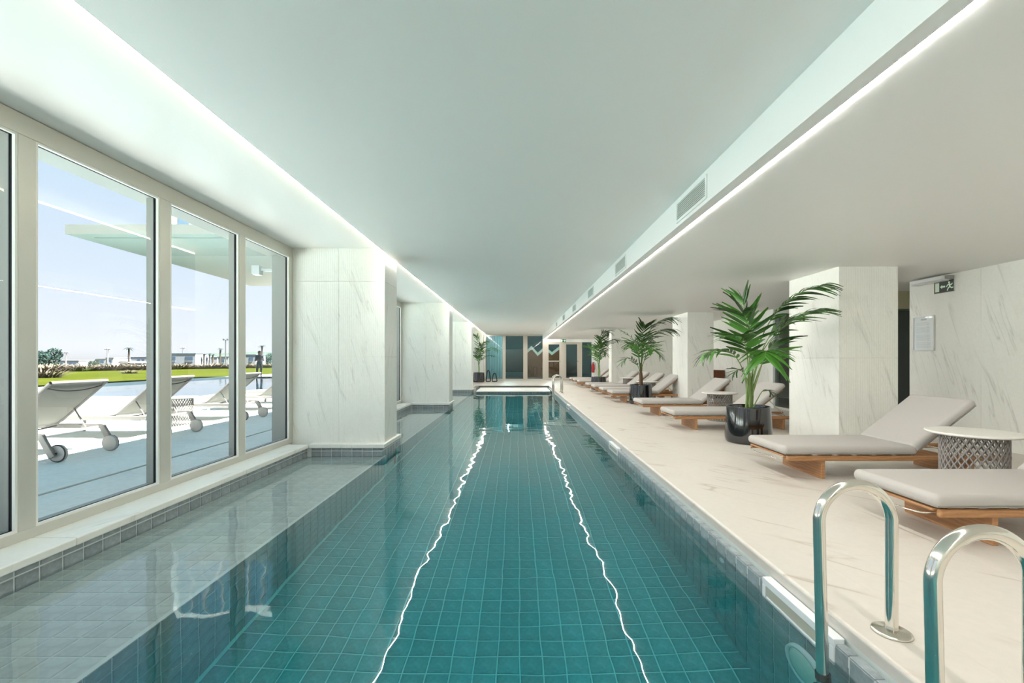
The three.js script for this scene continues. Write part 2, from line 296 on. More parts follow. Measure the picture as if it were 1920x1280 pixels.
// LED lines: a glowing strip in a profile, a lamp just under it, and added side fill lamps
function ledLine(x, y, label, side) {
  const t = thing('led_line', label, 'light', [0, 0, 0]);
  const d1 = DEND - 0.02;
  part('diffuser', box(x - 0.0065, x + 0.0065, y, y + 0.014, DBACK + 0.05, d1), M.led, t);
  part('profile', box(side > 0 ? x + 0.0065 : x - 0.0085, side > 0 ? x + 0.0085 : x - 0.0065, y - 0.001, y + 0.014, DBACK + 0.05, d1), M.ledProfile, t);
  for (const [tilt, gain] of side > 0 ? [[0, 0.1], [1, 1.15]] : [[0, 0.1], [-1, 0.4], [1, 1]]) { // one lamp shines down; the tilted ones are added to brighten the walls
    const l = new THREE.RectAreaLight(rgb(...LED_TINT), LED * gain * (tilt ? 6 : 1), tilt ? d1 - DBACK : 0.006, tilt ? 0.001 : d1 - DBACK);
    l.name = 'led_line_and_fill_lamp'; l.position.set(x + 0.004 * Math.sin(tilt), y - (tilt ? 0.0006 : 0.001), -(d1 + DBACK) / 2); l.lookAt(x + 0.004 * Math.sin(tilt) + Math.sin(tilt), y - 0.0006 - Math.cos(tilt), -(d1 + DBACK) / 2); scene.add(l);
  }
}
ledLine(XLEFT - 0.0085, HMAIN, 'thin warm LED line along the ceiling edge beside the window pillars', 1);
ledLine(1.4676, HR, 'thin warm LED line along the lower ceiling above the pool deck edge', -1);

// marble pillars along the windows, with coping and tiled foot
PILLARS.forEach((d, i) => {
  const p = structure('pillar', ['fluted marble pillar behind the viewpoint', 'nearest fluted white marble pillar between the windows', 'second fluted marble pillar between the windows', 'third fluted marble pillar between the windows', 'last fluted marble pillar by the end glass'][i]);
  const x0 = -3.2, b = d + PD, base = i < 4 ? -0.02 : 0;
  part('core', box(x0 + 0.02, XP - 0.02, -1.3, HSTRIP + 0.02, d + 0.02, b - 0.02), M.marble, p);
  const rows = [[base, 1.12], [1.122, 2.1], [2.102, HSTRIP]], cols = [[XW + 0.001, -2.33], [-2.328, XP]];
  for (const [y0, y1] of rows) {
    for (const [a, c] of cols) { part('marble_panel', rbox(a, c, y0, y1, d, d + 0.02, 0.0015, 1), M.fluted, p); part('marble_panel', rbox(a, c, y0, y1, b - 0.02, b, 0.0015, 1), M.fluted, p); }
    part('marble_panel', rbox(XP - 0.02, XP, y0, Math.min(y1, HMAIN), d + 0.0205, b - 0.0205, 0.0015, 1), M.fluted, p);
  }
  part('outer_face', box(x0, x0 + 0.02, -0.1, 2.6, d, b), M.outerPaint, p);
  part('outer_face', box(x0 + 0.02, XW - 0.106, -0.1, 2.6, d - 0.004, d + 0.019), M.outerPaint, p);
  if (i < 4) {
    part('coping', rbox(XC, XP + 0.032, -0.05, 0, d - 0.132, d + 0.01, 0.006), M.marble, p);
    part('coping', rbox(XP - 0.01, XP + 0.032, -0.05, 0, d + 0.011, b + 0.03, 0.006), M.marble, p);
    part('coping', rbox(XC, XP + 0.032, -0.05, 0, b + 0.031, b + 0.13, 0.006), M.marble, p);
    part('grout_bed', box(-2.72, XP - TT, -1.2, -0.045, d - 0.1 + TT, b + 0.1), M.grout, p);
    const c = [];
    for (let k = 0; k < 7; k++) c.push([TILE.cut, new THREE.Matrix4().multiplyMatrices(facing.front(XP - (k + 0.5) * TL, -0.069, d - 0.1 + TT), new THREE.Matrix4())], [TILE.full, facing.front(XP - (k + 0.5) * TL, -0.09 - TL / 2, d - 0.1 + TT)]);
    for (let k = 0; k < 6; k++) for (let r = 0; r < 6; r++) c.push([TILE.full, facing.right(XP - TT, -0.09 - (r + 0.5) * TL, d - 0.1 + (k + 0.5) * TL)]);
    for (let k = 0; k < 6; k++) c.push([TILE.cut, new THREE.Matrix4().multiplyMatrices(facing.right(XP - TT, -0.069, d - 0.1 + (k + 0.5) * TL), new THREE.Matrix4().makeRotationY(Math.PI / 2))]);
    tiled(p, c, i === 1 || i === 2 ? 60 : 0);
  } else numberParts(p);
});

// window bays: sill coping, frame, mullions, panes
const MULL = [[1.6, 1.71], [2.67, 2.77], [3.729, 3.844], [4.792, 4.899]];
PILLARS.forEach((p, b) => {
  const d0 = b ? PILLARS[b - 1] + PD : DBACK, d1 = p, w = structure(`window_${b + 1}`, b === 1 ? 'nearest bay of tall aluminium framed windows over the pool' : 'bay of tall aluminium framed windows over the pool');
  if (b < 4) for (let d = d0 + 0.13; d < d1 - 0.2; d += 1.72) part('sill_stone', rbox(XW - 0.02, XC, -0.05, 0, d + 0.0006, Math.min(d + 1.72, d1 - 0.132) - 0.0006, 0.009, 3), M.marble, w);
  part('wall_base', box(-3.2, XW - 0.02, -1.2, -0.02, d0, d1), M.whitePaint, w);
  const x0 = XW - 0.105, y0 = 0.0, y1 = 2.53, yb = 0.06, yt = 2.405;
  part('bottom_rail', rbox(x0, XW, y0, yb, d0, d1, 0.003), M.aluminium, w);
  part('top_rail', rbox(x0, XW, yt, y1, d0, d1, 0.003), M.aluminium, w);
  const off = b === 1 ? 0 : d1 - 5.93, m = MULL.map(([a, c]) => [a + off, c + off]).filter(([a]) => a > d0 + 0.3);
  if (b === 0) m.unshift([-3.4, -3.3]);
  const posts = [[d0, d0 + 0.06], ...m, [d1 - 0.082, d1]];
  posts.forEach(([a, c]) => part('mullion', rbox(x0, XW, yb, yt, a, c, 0.003), M.aluminium, w));
  for (let k = 0; k + 1 < posts.length; k++) {
    const a = posts[k][1], c = posts[k + 1][0], bead = (xa, xb, t, mat, nm) => part(nm, merge([box(xa, xb, yb, yb + t, a, c), box(xa, xb, yt - t, yt, a, c), box(xa, xb, yb + t, yt - t, a, a + t), box(xa, xb, yb + t, yt - t, c - t, c)]), mat, w);
    bead(XW - 0.022, XW - 0.004, 0.014, M.bead, 'glazing_bead');
    bead(XW - 0.032, XW - 0.023, 0.012, M.gasket, 'gasket');
    bead(XW - 0.046, XW - 0.040, 0.012, M.gasket, 'gasket');
    bead(XW - 0.104, XW - 0.047, 0.010, M.outerPaint, 'glazing_bead');
    const g = new THREE.PlaneGeometry(c - a, yt - yb); g.rotateY(Math.PI / 2); g.translate(XW - 0.036, (yt + yb) / 2, -(a + c) / 2);
    part('pane', g, M.pane, w);
  }
  part('lintel', box(-3.25, x0 + 0.0, 2.43, 2.951, d0, d1), M.outerPaint, w);
  numberParts(w);
});

// vertical step between the two ceilings with its air grilles
for (let k = 0; k < 6; k++) {
  const d0 = 3.3 + k * 2.46, t = thing('air_grille', ['nearest white air grille in the ceiling step', 'second white air grille in the ceiling step', 'third white air grille in the ceiling step', 'fourth white air grille in the ceiling step', 'fifth white air grille in the ceiling step', 'farthest white air grille in the ceiling step'][k], 'vent', [XBAND, 2.335, -(d0 + 0.31)]);
  const f = 0.018, W = 0.62, H = 0.175;
  part('frame', merge([[-0.012, 0, H / 2 - f, H / 2, -W / 2, W / 2], [-0.012, 0, -H / 2, -H / 2 + f, -W / 2, W / 2], [-0.012, 0, -H / 2 + f, H / 2 - f, -W / 2, -W / 2 + f], [-0.012, 0, -H / 2 + f, H / 2 - f, W / 2 - f, W / 2]].map((q) => box(...q))), M.whitePaint, t);
  part('backing', box(-0.002, 0, -H / 2 + f, H / 2 - f, -W / 2 + f, W / 2 - f), S({ color: rgb(0.42, 0.43, 0.38), roughness: 0.8 }), t);
  if (k < 3) for (let s = 0; s < 9; s++) { const y = -H / 2 + f + (s + 0.5) * (H - 2 * f) / 9, g = new THREE.BoxGeometry(0.009, 0.0035, W - 2 * f); g.rotateZ(0.6); g.translate(-0.006, y, 0); part('slat', g, M.whitePaint, t); }
  numberParts(t);
}

// right-hand pillars, side wall, partition
function marblePier(name, label, x0, x1, d0, d1, y1, mat = M.fluted) {
  const p = structure(name, label);
  part('core', box(x0 + 0.02, x1 - 0.02, -0.02, y1, d0 + 0.02, d1 - 0.02), M.marble, p);
  const rows = [[0, 1.1], [1.1015, y1]], xm = x0 + (x1 - x0) * 0.29, dm = (d0 + d1) / 2;
  for (const [a, b] of rows) {
    for (const [c, e] of [[x0, xm], [xm + 0.0015, x1]]) { part('marble_panel', rbox(c, e, a, b, d0, d0 + 0.02, 0.0015, 1), mat, p); part('marble_panel', rbox(c, e, a, b, d1 - 0.02, d1, 0.0015, 1), mat, p); }
    for (const [c, e] of [[d0 + 0.0205, dm], [dm + 0.0015, d1 - 0.0205]]) { part('marble_panel', rbox(x0, x0 + 0.02, a, b, c, e, 0.0015, 1), mat, p); part('marble_panel', rbox(x1 - 0.02, x1, a, b, c, e, 0.0015, 1), mat, p); }
  }
  numberParts(p); return p;
}
marblePier('pillar', 'broad marble pillar beside the nearest potted palm', 3.938, 4.66, 5.569, 6.59, HR);
marblePier('pillar', 'marble pillar beside the second potted palm', 4.06, 4.68, 10.85, 11.9, HR);
marblePier('partition', 'marble partition wall behind the third potted palm', 3.47, XWALL, 16.75, 17.25, HR);
{
  const w = structure('wall_right', 'veined marble wall behind the loungers');
  part('backing', box(XWALL + 0.02, 5.95, -0.02, HR + 0.1, DBACK, 6.67), M.marble, w);
  let d = DBACK; for (const e of [-3.2, -1.7, -0.2, 1.3, 2.8, 4.3, 5.64, 6.67]) { for (const [a, b] of [[0, HR]]) part('marble_panel', rbox(XWALL, XWALL + 0.02, a, b, d + 0.0008, e - 0.0008, 0.0015, 1), M.marble, w); d = e; }
  part('end_face', rbox(XWALL + 0.001, 7.6, 0, HR, 6.53, 6.67, 0.002, 1), M.marble, w);
  // recess with a dark glazed door
  part('recess_wall', box(7.6, 7.7, 0, HR, 6.5, 9.2), M.whitePaint, w);
  part('recess_header', box(5.78, 7.6, 1.93, HR, 7.55, 7.62), S({ color: rgb(0.5, 0.47, 0.3), roughness: 0.7 }), w);
  part('recess_end', box(5.9, 7.6, 0, 1.93, 7.9, 8.0), S({ color: rgb(0.07, 0.085, 0.075), roughness: 0.35 }), w);
  part('far_backing', box(XWALL + 0.02, 5.95, -0.02, HR + 0.1, 10.35, DEND), M.whitePaint, w);
  for (let k = 0, d = 10.35; d < 16.7; k++, d += 0.9) part('wall_panel', rbox(XWALL, XWALL + 0.02, 0, HR, d + 0.002, Math.min(d + 0.9, 16.75) - 0.002, 0.003, 1), M.fluted, w);
  part('wall_panel', rbox(XWALL, XWALL + 0.02, 0, HR, 17.25, DEND, 0.003, 1), M.whitePaint, w);
  part('door_jamb', rbox(XWALL - 0.03, XWALL, 0, 2.05, 15.6, 16.1, 0.004, 1), S({ color: rgb(0.5, 0.46, 0.37), roughness: 0.6 }), w);
  part('back_room', box(7.5, 7.6, 0, HR, 8, 10.5), M.whitePaint, w);
  numberParts(w);
  const g = structure('window_6', 'grey glass door and screen between the pillars');
  part('frame', rbox(XWALL - 0.02, XWALL + 0.05, 0, HR, 10.2, 10.35, 0.003), M.whitePaint, g);
  part('frame', rbox(XWALL, XWALL + 0.05, 2.05, HR, 7.98, 10.2, 0.003), S({ color: rgb(0.36, 0.38, 0.35), roughness: 0.5 }), g);
  part('frame', rbox(XWALL, XWALL + 0.05, 0, 0.05, 7.98, 10.2, 0.003), M.aluminium, g);
  part('frame', rbox(XWALL, XWALL + 0.05, 0.05, 2.05, 9.42, 9.5, 0.003), S({ color: rgb(0.1, 0.12, 0.11), roughness: 0.4 }), g);
  for (const [a, b] of [[9.5, 10.2], [7.98, 9.42]]) { const q = new THREE.PlaneGeometry(b - a, 2); q.rotateY(-Math.PI / 2); q.translate(XWALL + 0.025, 1.05, -(a + b) / 2); part('pane', q, M.smokedPane, g); }
  part('handle', tube([v3(XWALL - 0.005, 0.9, -9.46), v3(XWALL - 0.05, 0.92, -9.46), v3(XWALL - 0.05, 1.1, -9.46), v3(XWALL - 0.05, 1.3, -9.46), v3(XWALL - 0.005, 1.32, -9.46)], 0.012, 20, 8), M.steel, g);
  part('dark_recess', box(7.2, 7.3, 0, HR, 7.98, 10.4), S({ color: rgb(0.14, 0.16, 0.15), roughness: 0.7 }), g);
  numberParts(g);
  const bw = structure('wall_back', 'marble wall behind the viewpoint');
  part('wall_face', box(-3.2, 7.7, -1.3, 2.95, DBACK - 0.25, DBACK), M.marble, bw);
  const ro = structure('wall_outer', 'outer wall of the building');
  part('wall_face', box(7.7, 7.9, -0.3, 2.95, DBACK, 31), M.whitePaint, ro);
}

// glazed end wall with doors, and the dark exercise room behind
{
  const w = structure('window_7', 'floor-to-ceiling glazed end wall of the pool hall'), D = DEND, k = D / 853, X = (px) => (px - 970) * k;
  const frame = S({ color: rgb(0.55, 0.51, 0.44), roughness: 0.5 });
  const post = (a, b, y1, y0 = 0) => part('mullion', rbox(X(a), X(b), y0, y1, D, D + 0.09, 0.004), frame, w);
  part('side_wall', box(-3.2, X(909.5), 0, 2.95, D, D + 0.2), M.marble, w);
  part('side_wall', box(X(1110), 7.7, 0, 2.95, D, D + 0.2), M.whitePaint, w);
  post(909.5, 911.5, HMAIN); post(942.5, 948, HMAIN); post(981, 989, HMAIN); post(1017.5, 1025.5, HMAIN);
  part('bottom_rail', rbox(X(911.5), X(1018), 0, 0.07, D + 0.002, D + 0.08, 0.004), frame, w);
  part('top_rail', rbox(X(911.5), X(1018), 2.40, HMAIN, D + 0.002, D + 0.08, 0.004), frame, w);
  part('header', rbox(X(1025.5), X(1110), 2.06, HR, D + 0.001, D + 0.09, 0.004), M.whitePaint, w);
  post(1052, 1058.5, 2.06); post(1085.6, 1091.4, 2.06);
  for (const [a, b, y1] of [[911.5, 942.5, 2.4], [948, 981, 2.4], [989, 1017.5, 2.4], [1091.4, 1110, 2.06]]) { const g = new THREE.PlaneGeometry(X(b) - X(a), y1 - 0.07); g.translate((X(a) + X(b)) / 2, (y1 + 0.07) / 2, -D - 0.04); part('pane', g, M.smokedPane, w); }
  numberParts(w);
  [[1025.5, 1052], [1058.5, 1085.6]].forEach(([a, b], i) => {
    const d = structure(`door_${i + 1}`, i ? 'second glazed door leaf in the end wall' : 'glazed door leaf with a crossbar in the end wall'), x0 = X(a), x1 = X(b), t = 0.09;
    for (const q of [[x0, x0 + t, 0.01, 2.05], [x1 - t, x1, 0.01, 2.05], [x0 + t, x1 - t, 0.01, 0.13], [x0 + t, x1 - t, 1.94, 2.05]]) part('frame', rbox(q[0], q[1], q[2], q[3], D + 0.02, D + 0.07, 0.004), frame, d);
    if (!i) part('crossbar', rbox(x0 + t, x1 - t, 1.0, 1.06, D + 0.02, D + 0.07, 0.004), frame, d);
    const g = new THREE.PlaneGeometry(x1 - x0 - 2 * t, 1.81); g.translate((x0 + x1) / 2, 1.035, -D - 0.045); part('pane', g, M.smokedPane, d);
    part('handle', tube([v3(x1 - 0.045, 1.03, -D - 0.01), v3(x1 - 0.045, 1.03, -D + 0.04), v3(x1 - 0.11, 1.03, -D + 0.045)], 0.011, 12, 8), M.gasket, d);
    numberParts(d);
  });
  const room = structure('exercise_room', 'dim exercise room behind the end glass');
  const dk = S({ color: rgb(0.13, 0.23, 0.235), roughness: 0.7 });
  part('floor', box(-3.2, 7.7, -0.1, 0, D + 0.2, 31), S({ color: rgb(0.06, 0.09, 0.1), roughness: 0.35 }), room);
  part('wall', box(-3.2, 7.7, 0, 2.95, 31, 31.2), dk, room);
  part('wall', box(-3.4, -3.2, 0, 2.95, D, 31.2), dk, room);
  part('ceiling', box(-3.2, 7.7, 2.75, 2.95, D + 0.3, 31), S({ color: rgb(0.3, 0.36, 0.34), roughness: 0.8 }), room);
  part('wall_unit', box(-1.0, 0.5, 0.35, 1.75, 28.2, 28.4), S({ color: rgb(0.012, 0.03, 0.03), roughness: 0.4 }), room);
  part('side_wall', box(0.5, 0.6, 0, 2.75, 27.5, 31), dk, room);
  // timber dado with a zigzag rail of pale boards
  const zz = new THREE.Shape(), pts = [[0.62, 1.72], [0.9, 2.0], [1.3, 1.55], [1.75, 1.98], [2.2, 1.6], [2.65, 1.95], [3.1, 1.5]];
  pts.forEach(([x, y], i) => (i ? zz.lineTo(x, y) : zz.moveTo(x, y))); [...pts].reverse().forEach(([x, y]) => zz.lineTo(x, y - 0.2)); zz.closePath();
  const zg = new THREE.ExtrudeGeometry(zz, { depth: 0.05, bevelEnabled: false }); zg.translate(0, 0, -29.0); part('zigzag_rail', zg, S({ color: rgb(0.62, 0.6, 0.5), roughness: 0.7 }), room);
  const dd = new THREE.Shape(); dd.moveTo(0.62, 0); pts.forEach(([x, y]) => dd.lineTo(x, y - 0.2)); dd.lineTo(3.1, 0); dd.closePath();
  const dg = new THREE.ExtrudeGeometry(dd, { depth: 0.05, bevelEnabled: false }); dg.translate(0, 0, -29.03); part('timber_dado', dg, M.darkWood, room);
  const cur = new THREE.PlaneGeometry(1.0, 2.4, 60, 1); { const p = cur.attributes.position; for (let i = 0; i < p.count; i++) p.setZ(i, 0.035 * Math.sin(p.getX(i) * 42)); cur.computeVertexNormals(); } cur.translate(-1.2, 1.25, -25.4);
  part('curtain', cur, Ph({ color: rgb(0.5, 0.72, 0.76), roughness: 0.95, transmission: 0.35, thickness: 0, side: THREE.DoubleSide }), room);
  numberParts(room);
  for (const [x, l] of [[-0.55, 'round glowing ceiling lamp deep in the exercise room'], [2.0, 'round glowing ceiling lamp behind the glazed doors']]) {
    const t = thing('ceiling_lamp', l, 'lamp', [x, 2.75, -27.2]);
    part('housing', new THREE.CylinderGeometry(0.16, 0.16, 0.05, 24).translate(0, -0.025, 0), M.whitePaint, t);
    part('diffuser', new THREE.CylinderGeometry(0.14, 0.14, 0.02, 24).translate(0, -0.06, 0), S({ color: rgb(1, 1, 1), emissive: rgb(0.9, 1, 1), emissiveIntensity: 2.5 }), t);
    const p = new THREE.PointLight(rgb(0.85, 1, 1), 7); p.name = 'ceiling_lamp_light'; p.position.set(x, 2.6, -27.2); p.castShadow = true; scene.add(p);
  }
}
// ---------------------------------------------------------------- pool fittings
function ladder(label, d) {
  const t = thing('pool_ladder', label, 'ladder', [0, 0, -d]), x0 = 1.188, x1 = 1.4735, r = (x1 - x0) / 2, h = 0.58 - r;
  [0, 0.49].forEach((dz) => {
    const p = [v3(x0 + 0.026, -0.85, dz), v3(x0 + 0.02, -0.4, dz), v3(x0 + 0.004, h * 0.6, dz)];
    const path = new THREE.CurvePath();
    path.add(new THREE.LineCurve3(v3(x0 + 0.026, -0.9, dz), v3(x0, h, dz)));
    const arc = []; for (let k = 0; k <= 24; k++) { const a = Math.PI * (1 - k / 24); arc.push(v3(x0 + r + r * Math.cos(a), h + r * Math.sin(a), dz)); }
    const all = [v3(x0 + 0.026, -0.9, dz), v3(x0 + 0.018, -0.4, dz), v3(x0 + 0.01, 0, dz), v3(x0 + 0.003, h * 0.7, dz), ...arc, v3(x1, h * 0.7, dz), v3(x1, h * 0.3, dz), v3(x1, 0.004, dz)];
    part('rail', tube(all, 0.0215, 140, 20), M.steel, t);
    const fl = lathe([[0.0, 0.018], [0.024, 0.018], [0.028, 0.012], [0.058, 0.011], [0.066, 0.007], [0.068, 0.0], [0, 0]], 40); fl.translate(x1, 0.0, dz); part('flange', fl, M.steel, t);
    part('sleeve', rod(v3(x0 + 0.0155, -0.215, dz), v3(x0 + 0.0145, -0.163, dz), 0.027, 20), M.blackRubber, t);
  });
  for (const y of [-0.28, -0.53, -0.78]) {
    part('step', rbox(x0 - 0.02, x0 + 0.07, y - 0.014, y + 0.014, -0.49 + 0.02, -0.02, 0.008), M.whitePlastic, t);
    for (const dz of [0, 0.49]) part('step_bracket', rbox(x0 - 0.012, x0 + 0.055, y - 0.02, y + 0.02, -dz - 0.021, -dz + 0.021, 0.006), M.blackRubber, t);
  }
  numberParts(t);
}
ladder('polished steel pool ladder at the near end of the deck', 1.791);
ladder('small steel pool ladder at the far end of the lap pool', 15.4);

for (const [d, label] of [[2.115, 'white skimmer mouth in the pool side beside the near ladder'], [6.11, 'second white skimmer mouth further along the pool side'], [11.6, 'farthest skimmer mouth along the pool side']]) {
  const t = thing('pool_skimmer', label, 'skimmer', [XR, -0.12, -d]), W = 0.27, f = 0.03, x = -0.007;
  part('frame', merge([rbox(x, 0.039, 0.024, 0.06, -W, W, 0.004), rbox(x, 0.002, -0.06, -0.036, -W, W, 0.003), rbox(x, 0.039, -0.036, 0.024, -W, -W + f, 0.003), rbox(x, 0.039, -0.036, 0.024, W - f, W, 0.003)]), M.whitePlastic, t);
  part('throat', box(-0.003, 0.038, -0.036, 0.024, -W + f, W - f), S({ color: rgb(0.42, 0.43, 0.36), roughness: 0.6 }), t);
  part('flap', rbox(-0.009, -0.003, -0.036, -0.024, -W + f + 0.01, W - f - 0.01, 0.003), M.whitePlastic, t);
}
for (const [d, y, label] of [[2.86, -0.235, 'small round white inlet nozzle in the near pool side'], [5.0, -0.24, 'small round inlet nozzle further along the pool side']]) {
  const t = thing('inlet_nozzle', label, 'nozzle', [XR - 0.002, y, -d]);
  const ring = lathe([[0.014, 0], [0.016, 0.006], [0.026, 0.006], [0.03, 0]], 28); ring.rotateZ(Math.PI / 2); part('ring', ring, M.whitePlastic, t);
  const eye = lathe([[0, 0.004], [0.008, 0.007], [0.013, 0.002]], 20); eye.rotateZ(Math.PI / 2); part('eyeball', eye, M.whitePlastic, t);
}
{
  const t = thing('pool_lamp', 'round pale underwater lamp in the pool side by the ladder', 'lamp', [XR - 0.001, -0.44, -2.02]);
  const ring = lathe([[0.112, 0], [0.114, 0.022], [0.13, 0.024], [0.138, 0.008], [0.138, 0]], 44); ring.rotateZ(Math.PI / 2); part('rim', ring, M.whitePlastic, t);
  const lens = lathe([[0, 0.036], [0.05, 0.034], [0.09, 0.028], [0.113, 0.016], [0.113, 0]], 44); lens.rotateZ(Math.PI / 2); part('lens', lens, S({ color: rgb(0.72, 0.82, 0.74), roughness: 0.15 }), t);
}

// ---------------------------------------------------------------- teak loungers and tables
function cushionSlab(l, w, t) { // a soft pad with a crowned top, from x = 0..l, z = -w/2..w/2, y = 0..t
  const g = new RoundedBoxGeometry(l, t, w, 6, t * 0.46); g.translate(l / 2, t / 2, 0);
  const p = g.attributes.position; for (let i = 0; i < p.count; i++) { const fx = Math.sin(Math.PI * clamp01(p.getX(i) / l)), fz = Math.cos(Math.PI * p.getZ(i) / w); if (p.getY(i) > t * 0.5) p.setY(i, p.getY(i) + 0.007 * Math.sqrt(Math.max(0, fx * fz))); }
  g.computeVertexNormals(); return metreUV(g);
}
const LW = 0.66, HINGE = 1.19, BACK = Math.atan2(0.42, 0.535);
function makeLounger(label) {
  const t = thing('sun_lounger', label, 'lounger');
  for (const s of [-1, 1]) { const g = new RoundedBoxGeometry(2.03, 0.05, 0.034, 4, 0.016); g.translate(1.045, 0.19, s * 0.305); part('side_rail', metreUV(g), M.teak, t); }
  for (const x of [0.37, 1.72]) { const g = new RoundedBoxGeometry(0.036, 0.166, 0.6, 2, 0.005); g.translate(x, 0.083, 0); part('leg_panel', metreUV(g), M.teak, t); }
  for (const x of [0.06, 0.24, 0.42, 0.6, 0.78, 0.96, 1.14]) { const g = new RoundedBoxGeometry(0.09, 0.016, 0.58, 2, 0.004); g.translate(x, 0.206, 0); part('slat', metreUV(g), M.teak, t); }
  const seat = part('seat_cushion', cushionSlab(HINGE + 0.02, LW, 0.082), M.cushion, t, [0, 0.219, 0]);
  part('piping', tube([v3(0.02, 0.012, 0.322), v3(0.3, 0.012, 0.328), v3(0.8, 0.012, 0.328), v3(1.18, 0.012, 0.322)], 0.004, 20, 6), M.piping, seat);
  const c = Math.cos(BACK), s = Math.sin(BACK), along = (a, y, z) => v3(HINGE + a * c - y * s, 0.226 + a * s + y * c, z);
  const bk = cushionSlab(0.7, LW, 0.08); bk.rotateZ(BACK); const back = part('back_cushion', bk, M.cushion, t, [HINGE + 0.01, 0.235, 0]);
  { const q = (a, y, z) => v3(a * c - y * s, a * s + y * c, z); part('piping', tube([q(0.02, 0.012, 0.322), q(0.35, 0.012, 0.328), q(0.68, 0.012, 0.322)], 0.004, 16, 6), M.piping, back); }
  part('back_frame', merge([beam(along(0, -0.012, -0.27), along(0.66, -0.012, -0.27), 0.03, 0.022), beam(along(0, -0.012, 0.27), along(0.66, -0.012, 0.27), 0.03, 0.022), beam(along(0.64, -0.012, -0.27), along(0.64, -0.012, 0.27), 0.03, 0.022), beam(along(0.33, -0.012, -0.27), along(0.33, -0.012, 0.27), 0.03, 0.02)]), M.teak, t);
  for (const z of [-0.24, 0.24]) { const a = along(0.4, -0.03, z); part('back_strut', rod(a, v3(1.78, 0.2, z), 0.007, 8), M.steel, t); }
  part('ratchet_bar', rod(v3(1.78, 0.2, -0.29), v3(1.78, 0.2, 0.29), 0.008, 8), M.steel, t);
  part('foot_hoop', tube([v3(0.1, 0.2, -0.27), v3(0.0, 0.176, -0.25), v3(-0.015, 0.165, -0.12), v3(-0.018, 0.162, 0), v3(-0.015, 0.165, 0.12), v3(0.0, 0.176, 0.25), v3(0.1, 0.2, 0.27)], 0.005, 30, 6), M.steel, t);
  numberParts(t); return t;
}
const LOUNGERS = [
  [2.925, 'teak sun lounger with taupe cushions right behind the near pool ladder'],
  [4.405, 'second teak lounger from the near pool ladder, in front of the broad pillar'],
  [7.31, 'third teak lounger, its foot showing beside the nearest black pot'],
  [9.1, 'fourth teak lounger, just past the second side table'],
  [11.83, 'fifth teak lounger, standing behind the second black pot'],
  [13.05, 'sixth teak lounger along the deck, beyond the third side table'],
  [14.48, 'seventh teak lounger along the deck, on the near side of the fourth table'],
  [15.72, 'eighth teak lounger along the deck, just in front of the partition wall'],
  [17.95, 'ninth teak lounger, first one beyond the partition wall'],
  [19.35, 'tenth teak lounger, second one beyond the partition wall'],
  [20.65, 'last teak lounger of the row, nearest the glazed doors'],
];
const firstLounger = makeLounger(LOUNGERS[0][1]);
LOUNGERS.forEach(([d, label], i) => {
  let o = firstLounger;
  if (i) { o = firstLounger.clone(); o.name = numbered('sun_lounger'); o.userData = { ...firstLounger.userData, label }; scene.add(o); }
  o.userData.group = 'teak sun loungers along the pool deck'; o.position.set(2.39, 0, -d);
});
function makeTable(label) {
  const t = thing('side_table', label, 'table');
  part('table_top', lathe([[0, 0.478], [0.285, 0.478], [0.297, 0.482], [0.3, 0.49], [0.297, 0.498], [0.285, 0.5], [0, 0.5]], 56), M.tableTop, t);
  const strands = [], n = 56, rows = 13, y0 = 0.012, y1 = 0.476, R = 0.203;
  for (let k = 0; k < n; k++) {
    const pts = []; for (let s = 0; s <= rows * 4; s++) { const f = s / (rows * 4), ph = (k % 2 ? 1 : -1) * Math.sin(f * rows * Math.PI), a = (k + 0.5 + 0.34 * ph) / n * Math.PI * 2; pts.push(v3(R * Math.cos(a), y0 + (y1 - y0) * f, R * Math.sin(a))); }
    strands.push(tube(pts, 0.0056, rows * 4, 5));
  }
  part('woven_lattice', merge(strands), M.rope, t, null, { kind: 'stuff' });
  for (const y of [0.012, 0.47]) { const g = new THREE.TorusGeometry(R, 0.009, 8, 48); g.rotateX(Math.PI / 2); g.translate(0, y, 0); part('ring', g, M.rope, t); }
  numberParts(t); return t;
}
const TABLES = [[3.67, 3.66, 'round white side table with grey woven base beside the two nearest loungers'], [3.62, 8.14, 'second round side table, between the third and fourth loungers'], [3.56, 12.42, 'third round side table, behind the second black pot'], [3.72, 15.1, 'fourth round side table, far along the row of loungers']];
const firstTable = makeTable(TABLES[0][2]);
TABLES.forEach(([x, d, label], i) => { let o = firstTable; if (i) { o = firstTable.clone(); o.name = numbered('side_table'); o.userData = { ...firstTable.userData, label }; scene.add(o); } o.userData.group = 'round side tables between the loungers'; o.position.set(x, 0, -d); });

